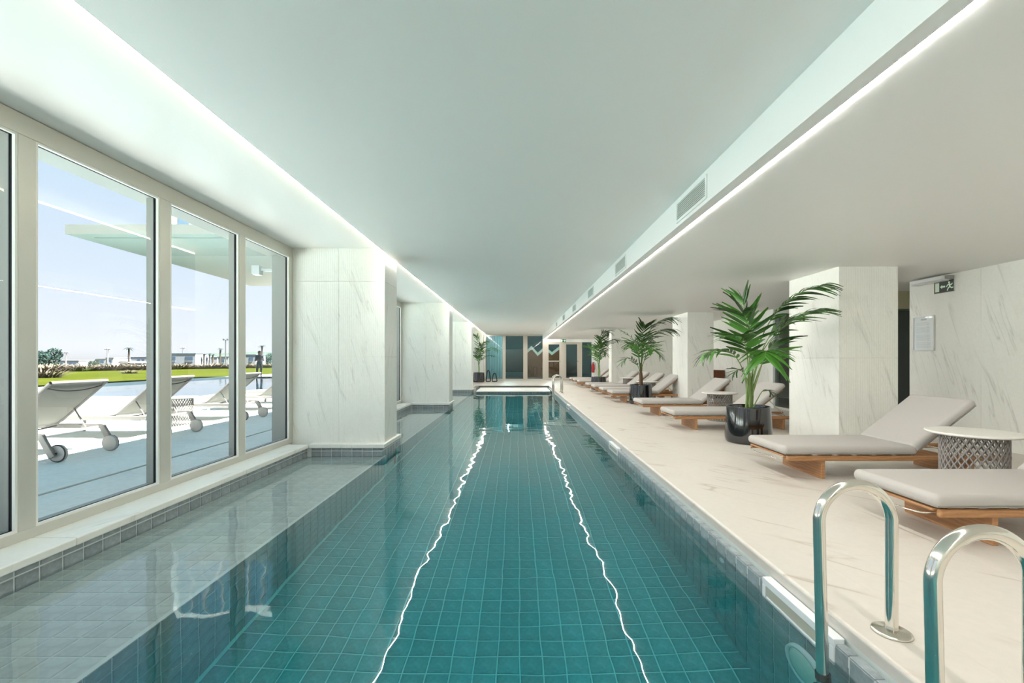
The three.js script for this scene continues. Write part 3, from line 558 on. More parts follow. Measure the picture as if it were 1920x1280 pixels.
// ---------------------------------------------------------------- potted palms
const POTP = [[0, 0.02], [0.255, 0.02], [0.28, 0.05], [0.285, 0.1], [0.262, 0.46], [0.26, 0.475], [0.256, 0.478], [0.247, 0.475], [0.247, 0.40], [0, 0.40]];
const potShape = lathe([[0, 0], [0.25, 0], [0.272, 0.015], [0.283, 0.05], [0.285, 0.1], [0.264, 0.455], [0.262, 0.47], [0.256, 0.476], [0.249, 0.47], [0.248, 0.41]], 56);
const soilShape = lathe([[0.249, 0.425], [0.16, 0.432], [0.06, 0.44], [0, 0.442]], 28);
function leafletGeometry(l, w, droop, curl) { // one lance-shaped leaflet along +x with a fold at the midrib
  const n = 7, P = [], I = [];
  for (let i = 0; i <= n; i++) { const f = i / n, ww = w * Math.pow(Math.sin(Math.PI * Math.min(1, 0.08 + f * 0.92)), 0.75) * (1 - f * 0.25), y = -droop * f * f * l, x = l * f; P.push(x, y - ww * 0.35, -ww, x, y, curl * f, x, y - ww * 0.35, ww); }
  for (let i = 0; i < n; i++) { const a = i * 3, b = a + 3; I.push(a, a + 1, b, a + 1, b + 1, b, a + 1, a + 2, b + 1, a + 2, b + 2, b + 1); }
  const g = new THREE.BufferGeometry(); g.setAttribute('position', new THREE.Float32BufferAttribute(P, 3)); g.setIndex(I); g.computeVertexNormals(); return metreUV(g);
}
// frond: a curve of points (local to the pot), leaflets from start..1 of its length, longest in the middle
function frond(palm, pts, n, len, start, near, opts = {}) {
  const curve = new THREE.CatmullRomCurve3(pts.map((p) => v3(...p)), false, 'catmullrom', 0.5), mat = M.leaves[opts.tone ?? 0];
  const rib = []; const R = opts.r ?? 0.008; for (let k = 0; k < 14; k++) { const f0 = k / 14, f1 = (k + 1) / 14; rib.push(rod(curve.getPoint(f0), curve.getPoint(f1), R * (1 - 0.75 * f0), 6, R * (1 - 0.75 * f1))); }
  const stem = merge(rib), joined = [];
  const f = near ? part('frond', stem, M.stem, palm) : null;
  for (let k = 0; k < n; k++) for (const s of [-1, 1]) {
    const u = start + (1 - start) * (k + 0.5) / n + rnd(-0.006, 0.006), q = (k + 0.5) / n, L = len * (0.55 + 0.75 * Math.sin(Math.PI * (0.12 + 0.74 * q))) * rnd(0.85, 1.12);
    const p = curve.getPoint(Math.min(1, u)), tan = curve.getTangent(Math.min(1, u)), up = v3(0, 1, 0), side = tan.clone().cross(up).normalize().multiplyScalar(s), nor = side.clone().cross(tan).normalize(); if (nor.y < 0) nor.negate();
    const fwd = 0.75 + 0.9 * q, dir = side.clone().add(tan.clone().multiplyScalar(fwd * 0.75)).add(nor.clone().multiplyScalar(rnd(0.05, 0.4))).normalize();
    const zz = dir.clone().cross(nor).normalize(), yy = zz.clone().cross(dir).normalize(), m = new THREE.Matrix4().makeBasis(dir, yy, zz).setPosition(p);
    const g = leafletGeometry(L, (opts.w ?? 0.021) * rnd(0.85, 1.2), rnd(0.15, 0.5) + (opts.droop ?? 0), rnd(-0.02, 0.02));
    if (near) { g.applyMatrix4(m); part('leaflet', g, M.leaves[(opts.tone ?? 0) === 0 ? Math.floor(rnd(0, 3)) : opts.tone], f); } else { g.applyMatrix4(m); joined.push(g); }
  }
  if (!near) { part('frond', merge([stem, ...joined]), mat, palm); }
}
function pottedPalm(label, potLabel, x, d, fronds, stems, near, scale = 1, trunkTop = 0) {
  const pot = thing('plant_pot', potLabel, 'pot', [x, 0, -d]);
  part('vessel', potShape, M.pot, pot); part('soil', soilShape, M.soil, pot);
  const p = thing('palm_plant', label, 'palm', [x, 0.41, -d]);
  for (const [a, b, c] of stems) part('stem', tube([v3(...a), v3((a[0] + b[0]) / 2 + 0.01, (a[1] + b[1]) / 2, (a[2] + b[2]) / 2), v3(...b)], c, 12, 8), trunkTop ? M.trunk : M.stem, p);
  for (const f of fronds) frond(p, f[0].map((q) => q.map((w) => w * scale)), f[1], f[2] * scale, f[3], near, f[4] ?? {});
  numberParts(p);
}
reseed(77);
// nearest palm: fronds placed one by one (metres from the pot centre, y from the soil)
const dark = { tone: 1 }, bright = { tone: 2 };
pottedPalm('tall potted palm with arching green fronds beside the broad marble pillar', 'glossy black round plant pot nearest the viewer', 3.035, 5.98, [
  [[[0.02, 0.3, 0], [0.08, 0.85, 0.1], [0.2, 1.25, 0.28], [0.37, 1.47, 0.48], [0.55, 1.55, 0.66]], 17, 0.24, 0.42, { droop: 0.3 }],
  [[[0.03, 0.3, 0.02], [0.1, 0.75, 0.14], [0.24, 1.05, 0.32], [0.37, 1.19, 0.5], [0.5, 1.26, 0.66]], 15, 0.25, 0.4, { droop: 0.15 }],
  [[[-0.02, 0.25, 0], [-0.08, 0.5, 0.05], [-0.24, 0.74, 0.1], [-0.42, 0.8, 0.12], [-0.63, 0.75, 0.12]], 11, 0.24, 0.42, { droop: 0.2 }],
  [[[0, 0.3, 0.02], [-0.02, 0.7, 0.08], [-0.04, 1.0, 0.16], [-0.13, 1.2, 0.2], [-0.2, 1.25, 0.25]], 11, 0.34, 0.38, { w: 0.026 }],
  [[[0.02, 0.3, -0.02], [0.04, 0.75, -0.1], [0.06, 1.1, -0.16], [0.05, 1.34, -0.2], [0.02, 1.5, -0.2]], 11, 0.3, 0.45, { w: 0.024 }],
  [[[0.03, 0.2, 0.04], [0.06, 0.5, 0.16], [0.06, 0.72, 0.28], [0.0, 0.78, 0.42], [-0.06, 0.7, 0.52]], 12, 0.3, 0.34, { w: 0.03, tone: 2, droop: 0.3 }],
  [[[0.02, 0.3, 0], [0.1, 0.72, 0.1], [0.2, 0.98, 0.16], [0.32, 1.12, 0.2], [0.46, 1.18, 0.2]], 11, 0.28, 0.42, { w: 0.026 }],
  [[[-0.03, 0.25, 0.03], [-0.06, 0.55, 0.12], [-0.13, 0.82, 0.2], [-0.22, 0.95, 0.28], [-0.32, 0.96, 0.34]], 11, 0.3, 0.4, { w: 0.026 }],
  [[[-0.01, 0.2, 0.05], [-0.07, 0.42, 0.1], [-0.14, 0.52, 0.12], [-0.2, 0.54, 0.14], [-0.26, 0.5, 0.14]], 6, 0.14, 0.45, { tone: 1, w: 0.012 }],
  [[[0.04, 0.05, 0.05], [0.08, 0.16, 0.08], [0.13, 0.26, 0.1], [0.2, 0.28, 0.1], [0.25, 0.25, 0.1]], 5, 0.13, 0.45, { tone: 1, w: 0.012 }],
  [[[0.05, 0.25, 0], [0.12, 0.5, 0.02], [0.2, 0.7, 0.04], [0.26, 0.82, 0.05], [0.33, 0.9, 0.05]], 9, 0.26, 0.4, { tone: 1, w: 0.024, droop: 0.3 }],
], [[[-0.05, 0, 0.03], [-0.03, 0.42, 0.02], 0.013], [[-0.01, 0, 0.05], [0, 0.5, 0.03], 0.015], [[0.03, 0, 0.02], [0.02, 0.46, 0], 0.014], [[0.06, 0, -0.02], [0.05, 0.5, 0], 0.012], [[0.0, 0, -0.05], [0.01, 0.4, -0.02], 0.013]], true);
// second palm: one brown stem, fan of narrow fronds
function fanOfFronds(seed, list) { reseed(seed); return list.map(([ax, az, h, reach, tip, n, len, o]) => { const b = o?.base ?? 0.3; return [[[0, b, 0], [ax * 0.06, b + h * 0.45, az * 0.06], [ax * reach * 0.35, b + h * 0.85, az * reach * 0.35], [ax * reach * 0.7, b + h, az * reach * 0.7], [ax * reach, b + h + tip, az * reach]], n, len, 0.3, o ?? {}]; }); }
pottedPalm('second potted palm with a brown stem and narrow fronds', 'second glossy black plant pot along the deck', 3.05, 11.25, fanOfFronds(5, [
  [1, 0.1, 1.35, 0.72, 0.06, 15, 0.3, { tone: 1, droop: 0.3 }], [0.9, 0.4, 1.1, 0.75, 0.02, 14, 0.3, { tone: 1, droop: 0.3 }], [-1, 0.2, 1.0, 0.5, 0.1, 6, 0.12, { tone: 1, w: 0.012 }], [-1, 0.4, 0.42, 0.55, -0.14, 9, 0.2, { tone: 1 }],
  [-0.6, 0.7, 0.75, 0.5, -0.06, 11, 0.27, { tone: 0 }], [0.3, 0.9, 0.72, 0.55, -0.12, 11, 0.28, { tone: 2 }], [0.8, 0.5, 0.6, 0.55, -0.14, 11, 0.25, { tone: 0 }], [-0.3, -0.8, 0.85, 0.55, -0.1, 11, 0.27, { tone: 0 }], [0.5, -0.7, 1.0, 0.55, -0.1, 11, 0.28, { tone: 1 }], [0.2, 0.5, 1.2, 0.35, 0.02, 12, 0.28, { tone: 1 }],
]), [[[0, 0, 0], [0.0, 0.36, 0], 0.045], [[0, 0.3, 0], [0.01, 0.6, 0.01], 0.026]], false, 1, 1);
pottedPalm('third potted palm at the end of the partition wall', 'third black plant pot, at the end of the partition', 2.96, 16.55, fanOfFronds(9, [
  [0.6, 0.7, 1.4, 0.5, -0.04, 14, 0.26, { tone: 1, droop: 0.2 }], [0.75, 0.6, 1.1, 0.8, -0.02, 14, 0.24, { tone: 1, droop: 0.2 }], [-0.8, 0.4, 0.8, 0.5, 0.06, 12, 0.28, { tone: 2 }], [-0.5, 0.6, 0.55, 0.4, 0.05, 10, 0.26, { tone: 2 }],
  [0.3, 0.8, 1.0, 0.4, -0.05, 12, 0.28, { tone: 0 }], [0.4, -0.6, 1.2, 0.4, -0.05, 12, 0.26, { tone: 1 }], [0.5, 0.5, 0.7, 0.45, -0.1, 10, 0.25, { tone: 0 }], [-0.2, -0.7, 0.9, 0.4, -0.05, 10, 0.26, { tone: 0 }],
]), [[[-0.02, 0, 0], [0, 0.5, 0], 0.02], [[0.03, 0, 0.02], [0.02, 0.5, 0.02], 0.018]], false);
pottedPalm('potted palm across the pool by the last window pillar', 'black plant pot across the pool by the last pillar', -1.9, 22.45, fanOfFronds(15, [
  [-0.5, 0.4, 1.5, 0.25, 0.05, 12, 0.26, { tone: 0 }], [0.7, 0.3, 1.25, 0.5, 0.0, 13, 0.28, { tone: 0, droop: 0.3 }], [1, 0.5, 1.0, 0.95, -0.12, 13, 0.26, { tone: 0, droop: 0.3 }], [0.9, 0.6, 0.62, 0.85, -0.05, 11, 0.22, { tone: 1 }], [-0.8, 0.5, 0.75, 0.35, 0.0, 11, 0.26, { tone: 1 }], [0.2, 0.7, 0.9, 0.4, -0.05, 12, 0.28, { tone: 0 }], [-0.2, 0.6, 0.55, 0.35, 0.0, 11, 0.28, { tone: 2 }], [0.4, 0.3, 1.1, 0.4, 0, 11, 0.26, { tone: 1 }],
]), [[[0, 0, 0], [0, 0.45, 0], 0.03]], false);

// ---------------------------------------------------------------- small things on deck and walls
[[-1.46, 22.85, 0.11, 0.56, 'taller black open hoop stand on the deck by the end glass'], [-1.14, 22.75, 0.12, 0.42, 'lower black open hoop stand beside the taller one']].forEach(([x, d, w, h, label]) => {
  const t = thing('hoop_stand', label, 'stand', [x, 0, -d]);
  part('hoop', tube([v3(-w, 0.04, 0), v3(-w * 0.8, h * 0.5, 0), v3(-w * 0.35, h * 0.96, 0), v3(w * 0.35, h * 0.96, 0), v3(w * 0.8, h * 0.5, 0), v3(w, 0.04, 0), v3(w * 0.5, 0.025, 0), v3(-w * 0.5, 0.025, 0)], 0.026, 60, 8, true), M.blackRubber, t);
  part('foot', rbox(-w, w, 0, 0.02, -0.09, 0.09, 0.006), M.blackRubber, t);
});
{
  const t = thing('fire_extinguisher', 'red fire extinguisher on the wall by the third palm', 'extinguisher', [4.06, 0.42, -24.4]);
  part('cylinder', lathe([[0, 0], [0.075, 0], [0.082, 0.02], [0.082, 0.4], [0.06, 0.46], [0.025, 0.49], [0, 0.49]], 24), S({ color: rgb(0.45, 0.015, 0.02), roughness: 0.35 }), t);
  part('valve', rbox(-0.03, 0.03, 0.49, 0.55, -0.02, 0.02, 0.006), M.blackRubber, t);
  part('hose', tube([v3(0.02, 0.53, 0.02), v3(0.1, 0.5, 0.03), v3(0.1, 0.3, 0.05), v3(0.08, 0.15, 0.06)], 0.012, 16, 6), M.blackRubber, t);
  part('bracket', rbox(-0.05, 0.05, 0.2, 0.3, 0.07, 0.27, 0.005), M.steel, t);
}
{
  const t = thing('cabinet', 'low brown wooden cabinet against the wall beyond the second pillar', 'cabinet', [5.48, 0, -13.0]);
  part('carcass', rbox(-0.24, 0.24, 0.06, 0.78, -0.42, 0.42, 0.006), M.darkWood, t);
  part('plinth', rbox(-0.2, 0.23, 0, 0.06, -0.38, 0.38, 0.004), M.blackRubber, t);
  part('top', rbox(-0.25, 0.25, 0.78, 0.8, -0.43, 0.43, 0.005), M.darkWood, t);
  for (const z of [-0.2, 0.2]) { const dr = part('door', rbox(-0.255, -0.241, 0.08, 0.76, z - 0.195, z + 0.195, 0.004), M.darkWood, t); part('handle', rbox(-0.268, -0.256, 0.5, 0.6, z * 0.2 - 0.006, z * 0.2 + 0.006, 0.002), M.steel, dr); }
  numberParts(t);
}
// notice frame, exit signs, emergency lamp on the near side wall
function canvasTexture(w, h, draw) { const c = document.createElement('canvas'); c.width = w; c.height = h; const g = c.getContext('2d'); draw(g, w, h); const t = new THREE.CanvasTexture(c); t.colorSpace = THREE.SRGBColorSpace; return t; }
{
  const t = thing('notice_frame', 'white framed notice sheet on the marble wall under the exit sign', 'notice', [XWALL, 1.45, -6.43]);
  const W = 0.165, H = 0.245;
  for (const q of [[H - 0.016, H, -W, W], [-H, -H + 0.016, -W, W], [-H + 0.016, H - 0.016, -W, -W + 0.014], [-H + 0.016, H - 0.016, W - 0.014, W]]) part('frame', rbox(-0.022, -0.001, q[0], q[1], q[2], q[3], 0.003), M.whitePlastic, t);
  const tex = canvasTexture(256, 380, (g, w, h) => { g.fillStyle = '#f1f4f8'; g.fillRect(0, 0, w, h); g.fillStyle = '#c9cdd2'; g.fillRect(90, 16, 76, 20); g.fillStyle = '#d6dade'; for (let y = 62; y < h - 30; y += 13) { if (y % 91 < 13) continue; g.fillRect(28, y, 120 + ((y * 37) % 80), 4); } });
  const sheet = new THREE.PlaneGeometry(2 * W - 0.028, 2 * H - 0.032); sheet.rotateY(-Math.PI / 2); sheet.translate(-0.006, 0, 0); part('sheet', sheet, S({ map: tex, roughness: 0.6 }), t);
  const gl = new THREE.PlaneGeometry(2 * W - 0.028, 2 * H - 0.032); gl.rotateY(-Math.PI / 2); gl.translate(-0.014, 0, 0); part('cover_pane', gl, M.pane, t);
  numberParts(t);
}
const exitTex = canvasTexture(512, 272, (g) => {
  g.fillStyle = '#0c2416'; g.fillRect(0, 0, 512, 272); g.fillStyle = '#dff2dc';
  g.fillRect(26, 30, 110, 212);                                                                     // doorway
  g.beginPath(); g.moveTo(158, 136); g.lineTo(214, 86); g.lineTo(214, 116); g.lineTo(292, 116); g.lineTo(292, 156); g.lineTo(214, 156); g.lineTo(214, 186); g.closePath(); g.fill(); // arrow
  g.beginPath(); g.arc(392, 56, 24, 0, 7); g.fill();                                                 // running figure
  g.lineWidth = 32; g.lineCap = 'round'; g.lineJoin = 'round'; g.strokeStyle = '#dff2dc';
  const line = (...p) => { g.beginPath(); p.forEach(([x, y], i) => (i ? g.lineTo(x, y) : g.moveTo(x, y))); g.stroke(); };
  g.lineWidth = 40; line([398, 98], [412, 150]); g.lineWidth = 24; line([396, 96], [352, 112], [330, 146]); line([404, 98], [448, 116], [470, 90]); g.lineWidth = 28; line([410, 156], [372, 182], [350, 230]); line([414, 156], [456, 190], [486, 182]);
});
const exitMat = S({ map: exitTex, roughness: 0.4, emissive: rgb(0.5, 0.9, 0.6), emissiveIntensity: 0.0 });
{
  const t = thing('exit_sign', 'green running-man exit sign with arrow on the marble wall', 'sign', [XWALL, 2.062, -6.12]);
  part('plate', rbox(-0.012, -0.001, -0.082, 0.082, -0.145, 0.145, 0.002), S({ color: rgb(0.7, 0.72, 0.7), roughness: 0.5 }), t);
  const f = new THREE.PlaneGeometry(0.282, 0.156); f.rotateY(-Math.PI / 2); f.translate(-0.0135, 0, 0); part('face', f, exitMat, t);
  const e = thing('emergency_lamp', 'slim white emergency lamp over the green exit sign', 'lamp', [XWALL, 2.17, -6.27]);
  part('housing', rbox(-0.13, -0.002, -0.03, 0.03, -0.25, 0.25, 0.02, 3), M.whitePlastic, e);
  part('diffuser', rbox(-0.12, -0.02, -0.042, -0.031, -0.235, 0.235, 0.004, 2), S({ color: rgb(0.85, 0.86, 0.88), roughness: 0.2 }), e);
  part('end_cap', rbox(-0.1, -0.004, -0.022, 0.022, -0.29, -0.251, 0.008, 2), S({ color: rgb(0.3, 0.3, 0.28), roughness: 0.6 }), e);
  const s = thing('exit_sign', 'small green exit sign over the far glazed doors', 'sign', [2.46, 2.12, -24.3]);
  part('box', rbox(-0.14, 0.14, -0.075, 0.075, -0.02, 0.02, 0.004), M.whitePlastic, s);
  const q = new THREE.PlaneGeometry(0.27, 0.14); q.translate(0, 0, 0.0215); part('face', q, S({ map: exitTex, emissive: rgb(0.55, 1, 0.75), emissiveMap: exitTex, emissiveIntensity: 0.8, roughness: 0.4 }), s);
  part('hanger', rbox(-0.01, 0.01, 0.075, 0.1, -0.01, 0.01, 0.002), M.steel, s);
}
// ---------------------------------------------------------------- outdoors: patio, loungers, pool, lawn, far side
const YG = -0.05;
{
  const p = structure('patio', 'pale concrete patio with a dark joint line outside the windows');
  part('paving', box(-3.955, -3.2, -0.4, YG, -14, 60), S({ map: T.concrete, color: rgb(0.86, 0.86, 0.83), roughness: 0.7 }), p);
  part('paving', box(-8.3, -4.01, -0.4, YG, -14, 60), S({ map: T.concrete, color: rgb(0.86, 0.86, 0.83), roughness: 0.7 }), p);
  part('joint', box(-4.01, -3.955, -0.4, YG - 0.012, -14, 60), S({ color: rgb(0.1, 0.12, 0.125), roughness: 0.8 }), p);
  part('far_paving', box(-20.2, -8.3, -0.4, YG, 31, 60), S({ map: T.concrete, color: rgb(0.9, 0.9, 0.88), roughness: 0.7 }), p);
  numberParts(p);
  const o = structure('outdoor_pool', 'long pale blue outdoor pool with a white far rim');
  part('basin_floor', box(-19.4, -8.3, -0.9, -0.42, -14, 31), S({ color: rgb(0.7, 0.85, 0.9), roughness: 0.6 }), o);
  part('rim', rbox(-19.75, -19.4, -0.6, YG + 0.02, -14, 31.4, 0.02), M.whitePaint, o);
  part('rim', rbox(-19.4, -8.3, -0.6, YG + 0.02, 31, 31.4, 0.02), M.whitePaint, o);
  const g = new THREE.PlaneGeometry(11.1, 45, 1, 1); g.rotateX(-Math.PI / 2); g.translate(-13.85, -0.1, -8.5);
  const n = new ImprovedNoise(); const bump = dataTexture(256, (u, v) => { const q = periodicNoise(91)(u, v, 8, 3); return [q, q, q]; }, 5, false);
  M.outWater = Ph({ color: rgb(0.8, 0.95, 0.98), roughness: 0.02, transmission: 1, thickness: 0, ior: 1.33, bumpMap: bump, bumpScale: 0.006 });
  part('water_surface', metreUV(g), M.outWater, o);
  numberParts(o);
  const l = structure('lawn', 'bright green mown lawn beyond the outdoor pool');
  const lg = new THREE.PlaneGeometry(60, 230, 30, 60); lg.rotateX(-Math.PI / 2); { const q = lg.attributes.position; for (let i = 0; i < q.count; i++) q.setY(i, 0.05 * n.noise(q.getX(i) * 0.12, q.getZ(i) * 0.09, 0.3)); lg.computeVertexNormals(); } lg.translate(-49.75, YG - 0.03, -60);
  part('turf', metreUV(lg), Matte({ map: T.lawn, color: rgb(0.1, 0.088, 0.042) }), l);
  const f = structure('field', 'dry ground beyond the lawn');
  part('ground', box(-500, -60, -3, -1.6, -120, 520), Matte({ color: rgb(0.1, 0.095, 0.065) }), f);
  part('ground', box(-79.6, 300, -3, -1.2, 60, 520), Matte({ color: rgb(0.1, 0.1, 0.065) }), f);
}
// grey sling loungers with wheels; origin under the head end, feet towards -x
function makeSlingLounger(label) {
  const t = thing('patio_lounger', label, 'lounger', [0, 0, 0], 0, 'grey sling loungers on the patio'), cover = S({ color: rgb(0.36, 0.34, 0.32), roughness: 0.5 }), fr = S({ color: rgb(0.15, 0.145, 0.135), roughness: 0.5 }), sl = S({ color: rgb(0.2, 0.2, 0.18), roughness: 0.85, bumpMap: T.fabric, bumpScale: 0.0006 });
  const B = (a, b, w, h) => beam(v3(...a), v3(...b), w, h);
  for (const z of [-0.37, 0.37]) {
    part('side_rail', B([-0.1, 0.3, z], [-1.98, 0.3, z], 0.032, 0.058), fr, t);
    part('rear_leg', B([-0.12, 0.31, z], [0.02, 0.06, z], 0.034, 0.07), fr, t);
    part('front_leg', B([-1.75, 0.28, z], [-1.79, 0.004, z], 0.034, 0.05), fr, t);
    const s = Math.sign(z), w = lathe([[0, -0.022], [0.085, -0.022], [0.096, -0.014], [0.096, 0.014], [0.085, 0.022], [0, 0.022]], 36); w.rotateX(Math.PI / 2); w.translate(0.03, 0.097, z - s * 0.05);
    const wheel = part('wheel', w, cover, t);
    const ty = new THREE.TorusGeometry(0.09, 0.008, 8, 40); ty.translate(0.03, 0.097, z - s * 0.035); part('tyre', ty, M.blackRubber, wheel);
    part('axle', rod(v3(0.03, 0.097, z), v3(0.03, 0.097, z - s * 0.05), 0.012), M.gasket, wheel);
    part('back_rail', tube([v3(-0.78, 0.325, z * 0.93), v3(-0.64, 0.35, z * 0.93), v3(-0.52, 0.44, z * 0.93), v3(-0.03, 0.87, z * 0.93)], 0.019, 24, 8), fr, t);
  }
  part('cross_bar', B([-0.16, 0.29, -0.36], [-0.16, 0.29, 0.36], 0.03, 0.03), fr, t);
  part('cross_bar', B([-1.95, 0.3, -0.36], [-1.95, 0.3, 0.36], 0.03, 0.05), fr, t);
  part('top_bar', tube([v3(-0.03, 0.87, -0.345), v3(-0.03, 0.87, 0.345)], 0.019, 4, 8), fr, t);
  const prof = [[-1.94, 0.335], [-1.4, 0.325], [-0.8, 0.325], [-0.64, 0.35], [-0.52, 0.44], [-0.28, 0.65], [-0.035, 0.868]], P = [], I = [], nz = 10, cv = new THREE.CatmullRomCurve3(prof.map(([x, y]) => v3(x, y, 0)), false, 'catmullrom', 0.3);
  for (let i = 0; i <= 40; i++) { const q = cv.getPoint(i / 40); for (let j = 0; j <= nz; j++) { const z = -0.335 + 0.67 * j / nz, sag = 0.025 * Math.sin(Math.PI * j / nz) * Math.sin(Math.PI * i / 40); P.push(q.x + sag * 0.4, q.y - sag, z); } }
  for (let i = 0; i < 40; i++) for (let j = 0; j < nz; j++) { const a = i * (nz + 1) + j, b = a + 1, c = a + nz + 1, e = c + 1; I.push(a, b, c, b, e, c); }
  const sg = new THREE.BufferGeometry(); sg.setAttribute('position', new THREE.Float32BufferAttribute(P, 3)); sg.setIndex(I); sg.computeVertexNormals();
  sl.side = THREE.DoubleSide; const sling = part('sling', metreUV(sg), sl, t);
  part('pocket_seam', tube([v3(-0.085, 0.808, -0.325), v3(-0.105, 0.775, -0.16), v3(-0.11, 0.765, 0), v3(-0.105, 0.775, 0.16), v3(-0.085, 0.808, 0.325)], 0.007, 24, 6), M.gasket, sling);
  for (const z of [-0.3, 0.3]) part('back_strut', rod(v3(-0.4, 0.53, z), v3(-0.26, 0.3, z), 0.009), fr, t);
  part('strut_bar', tube([v3(-0.62, 0.31, -0.3), v3(-0.58, 0.3, 0), v3(-0.62, 0.31, 0.3)], 0.009, 12, 6), M.gasket, t);
  numberParts(t); return t;
}
const SLING = [[5.335, 'grey sling lounger with wheels nearest outside the windows'], [6.85, 'second grey sling lounger outside, left of the round patio table'], [8.725, 'third grey sling lounger outside, beyond the round patio table'], [10.5, 'fourth grey sling lounger along the patio'], [12.05, 'farthest grey sling lounger along the patio']];
const firstSling = makeSlingLounger(SLING[0][1]);
SLING.forEach(([d, label], i) => { let o = firstSling; if (i) { o = firstSling.clone(); o.name = numbered('patio_lounger'); o.userData = { ...firstSling.userData, label }; scene.add(o); } o.position.set(-5.09, YG, -d); });
{ const o = firstTable.clone(); o.name = numbered('patio_table'); o.userData = { label: 'round table with woven base between the sling loungers outside', category: 'table' }; o.scale.set(0.85, 1, 0.85); { const top = S({ color: rgb(0.24, 0.24, 0.23), roughness: 0.6 }), weave = S({ color: rgb(0.12, 0.115, 0.11), roughness: 0.9 }); o.traverse((q) => { if (q.isMesh) q.material = q.name === 'table_top' ? top : weave; }); } o.position.set(-5.75, YG, -7.78); scene.add(o); }
// cantilevered wing of the building with a strip of windows on top
{
  const b = thing('canopy_wing', 'white cantilevered roof wing of the neighbouring building against the sky', 'building', [0, 0, 0]);
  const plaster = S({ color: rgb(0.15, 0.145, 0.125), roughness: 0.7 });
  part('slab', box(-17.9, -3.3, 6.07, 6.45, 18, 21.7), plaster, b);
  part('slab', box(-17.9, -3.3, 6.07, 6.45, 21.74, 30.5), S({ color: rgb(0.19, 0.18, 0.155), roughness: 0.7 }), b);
  part('rear_wall', box(-3.3, -2.9, 3.3, 6.07, 18, 30.5), M.outerPaint, b);
  part('soffit_strip', box(-17.2, -3.3, 6.03, 6.07, 18.5, 18.62), plaster, b);
  part('upper_wall', box(-14.6, -3.3, 6.45, 9.6, 19.2, 30), M.whitePaint, b);
  for (let k = 0; k < 8; k++) { const x = -14.3 + k * 0.62; const f = part('window', rbox(x, x + 0.56, 6.6, 9.2, 19.12, 19.2, 0.01), S({ color: rgb(0.35, 0.37, 0.38), roughness: 0.5 }), b); part('pane', box(x + 0.06, x + 0.5, 6.66, 9.1, 19.105, 19.119), S({ color: rgb(0.16, 0.26, 0.36), roughness: 0.05, metalness: 0.3 }), f); }
  numberParts(b);
  const w = thing('wall_lamp', 'small square lamp outside under the roof wing', 'lamp', [-3.2, 0, 0]);
  w.position.set(-3.6, 2.32, -6.3);
  part('housing', rbox(-0.055, 0.055, -0.06, 0.06, -0.05, 0.05, 0.006), S({ color: rgb(0.5, 0.52, 0.5), roughness: 0.5 }), w);
  part('lens', rbox(-0.045, 0.045, -0.068, -0.061, -0.04, 0.04, 0.002), M.bead, w);
  part('arm', rbox(0.055, 0.4, -0.02, 0.02, -0.02, 0.02, 0.004), S({ color: rgb(0.5, 0.52, 0.5), roughness: 0.5 }), w);
}
// helper: a place on the far side from its bearing and its distance
const farX = (px, d) => (px - 970) / 853 * d, farY = (py, d) => 1.07 - (py - 675.5) / 853 * d;
// camper vans, cabins and sheds
const bodyMats = [rgb(0.2, 0.225, 0.26), rgb(0.27, 0.29, 0.31), rgb(0.14, 0.165, 0.19), rgb(0.25, 0.265, 0.265)].map((c) => Matte({ color: c })), glassDark = S({ color: rgb(0.05, 0.08, 0.13), roughness: 0.2 }), roofMats = [rgb(0.1, 0.14, 0.18), rgb(0.2, 0.22, 0.24), rgb(0.08, 0.1, 0.12)].map((c) => Matte({ color: c }));
function cabin(name, label, category, px0, px1, top, d, body, roof, windows, pitched = 0) {
  const x0 = farX(px0, d), x1 = farX(px1, d), y1 = farY(top, d), y0 = -1.6, c = (x0 + x1) / 2, w = x1 - x0, t = thing(name, label, category, [c, y0, -d]), H = y1 - y0;
  part('body', rbox(-w / 2, w / 2, 0, H * (pitched ? 0.82 : 0.97), 0, 5, 0.15), bodyMats[body], t);
  if (pitched) { const s = new THREE.Shape(); s.moveTo(-w / 2 - 0.3, H * 0.8); s.lineTo(-w * 0.3, H); s.lineTo(w * 0.3, H); s.lineTo(w / 2 + 0.3, H * 0.8); s.closePath(); const g = new THREE.ExtrudeGeometry(s, { depth: 5.6, bevelEnabled: false }); g.translate(0, 0, -5.3); part('roof', g, roofMats[roof], t); }
  else part('roof', rbox(-w / 2 - 0.1, w / 2 + 0.1, H * 0.95, H, -0.1, 5.1, 0.05), roofMats[roof], t);
  for (const [a, b] of windows) { const f = part('window', rbox(-w / 2 + a * w, -w / 2 + b * w, H * 0.56, H * 0.8, -0.06, 0.02, 0.02), glassDark, t); part('sill', box(-w / 2 + a * w, -w / 2 + b * w, H * 0.53, H * 0.56, -0.12, 0), bodyMats[1], f); }
  numberParts(t);
}
cabin('caravan', 'long pale blue caravan right of the big green tree', 'caravan', 111, 148, 675, 120, 0, 1, [[0.1, 0.2], [0.5, 0.85]]);
cabin('shed', 'low shed with dark windows next to the pale blue caravan', 'shed', 150, 165, 676, 128, 2, 2, [[0.15, 0.45], [0.55, 0.9]]);
cabin('caravan', 'small cream caravan below the crossed utility pole', 'caravan', 178, 198, 671.5, 125, 3, 1, [[0.5, 0.85]]);
cabin('caravan', 'tall boxy white camper below the crossed utility pole', 'caravan', 197, 213, 669.5, 118, 1, 1, [[0.15, 0.8]]);
cabin('caravan', 'white camper with a row of windows left of the lone palm', 'caravan', 212, 234, 670, 124, 1, 0, [[0.1, 0.3], [0.4, 0.6], [0.7, 0.9]]);
cabin('shed', 'low grey pitched-roof shed in front of the lone palm', 'shed', 223, 243, 677, 112, 2, 1, [], 1);
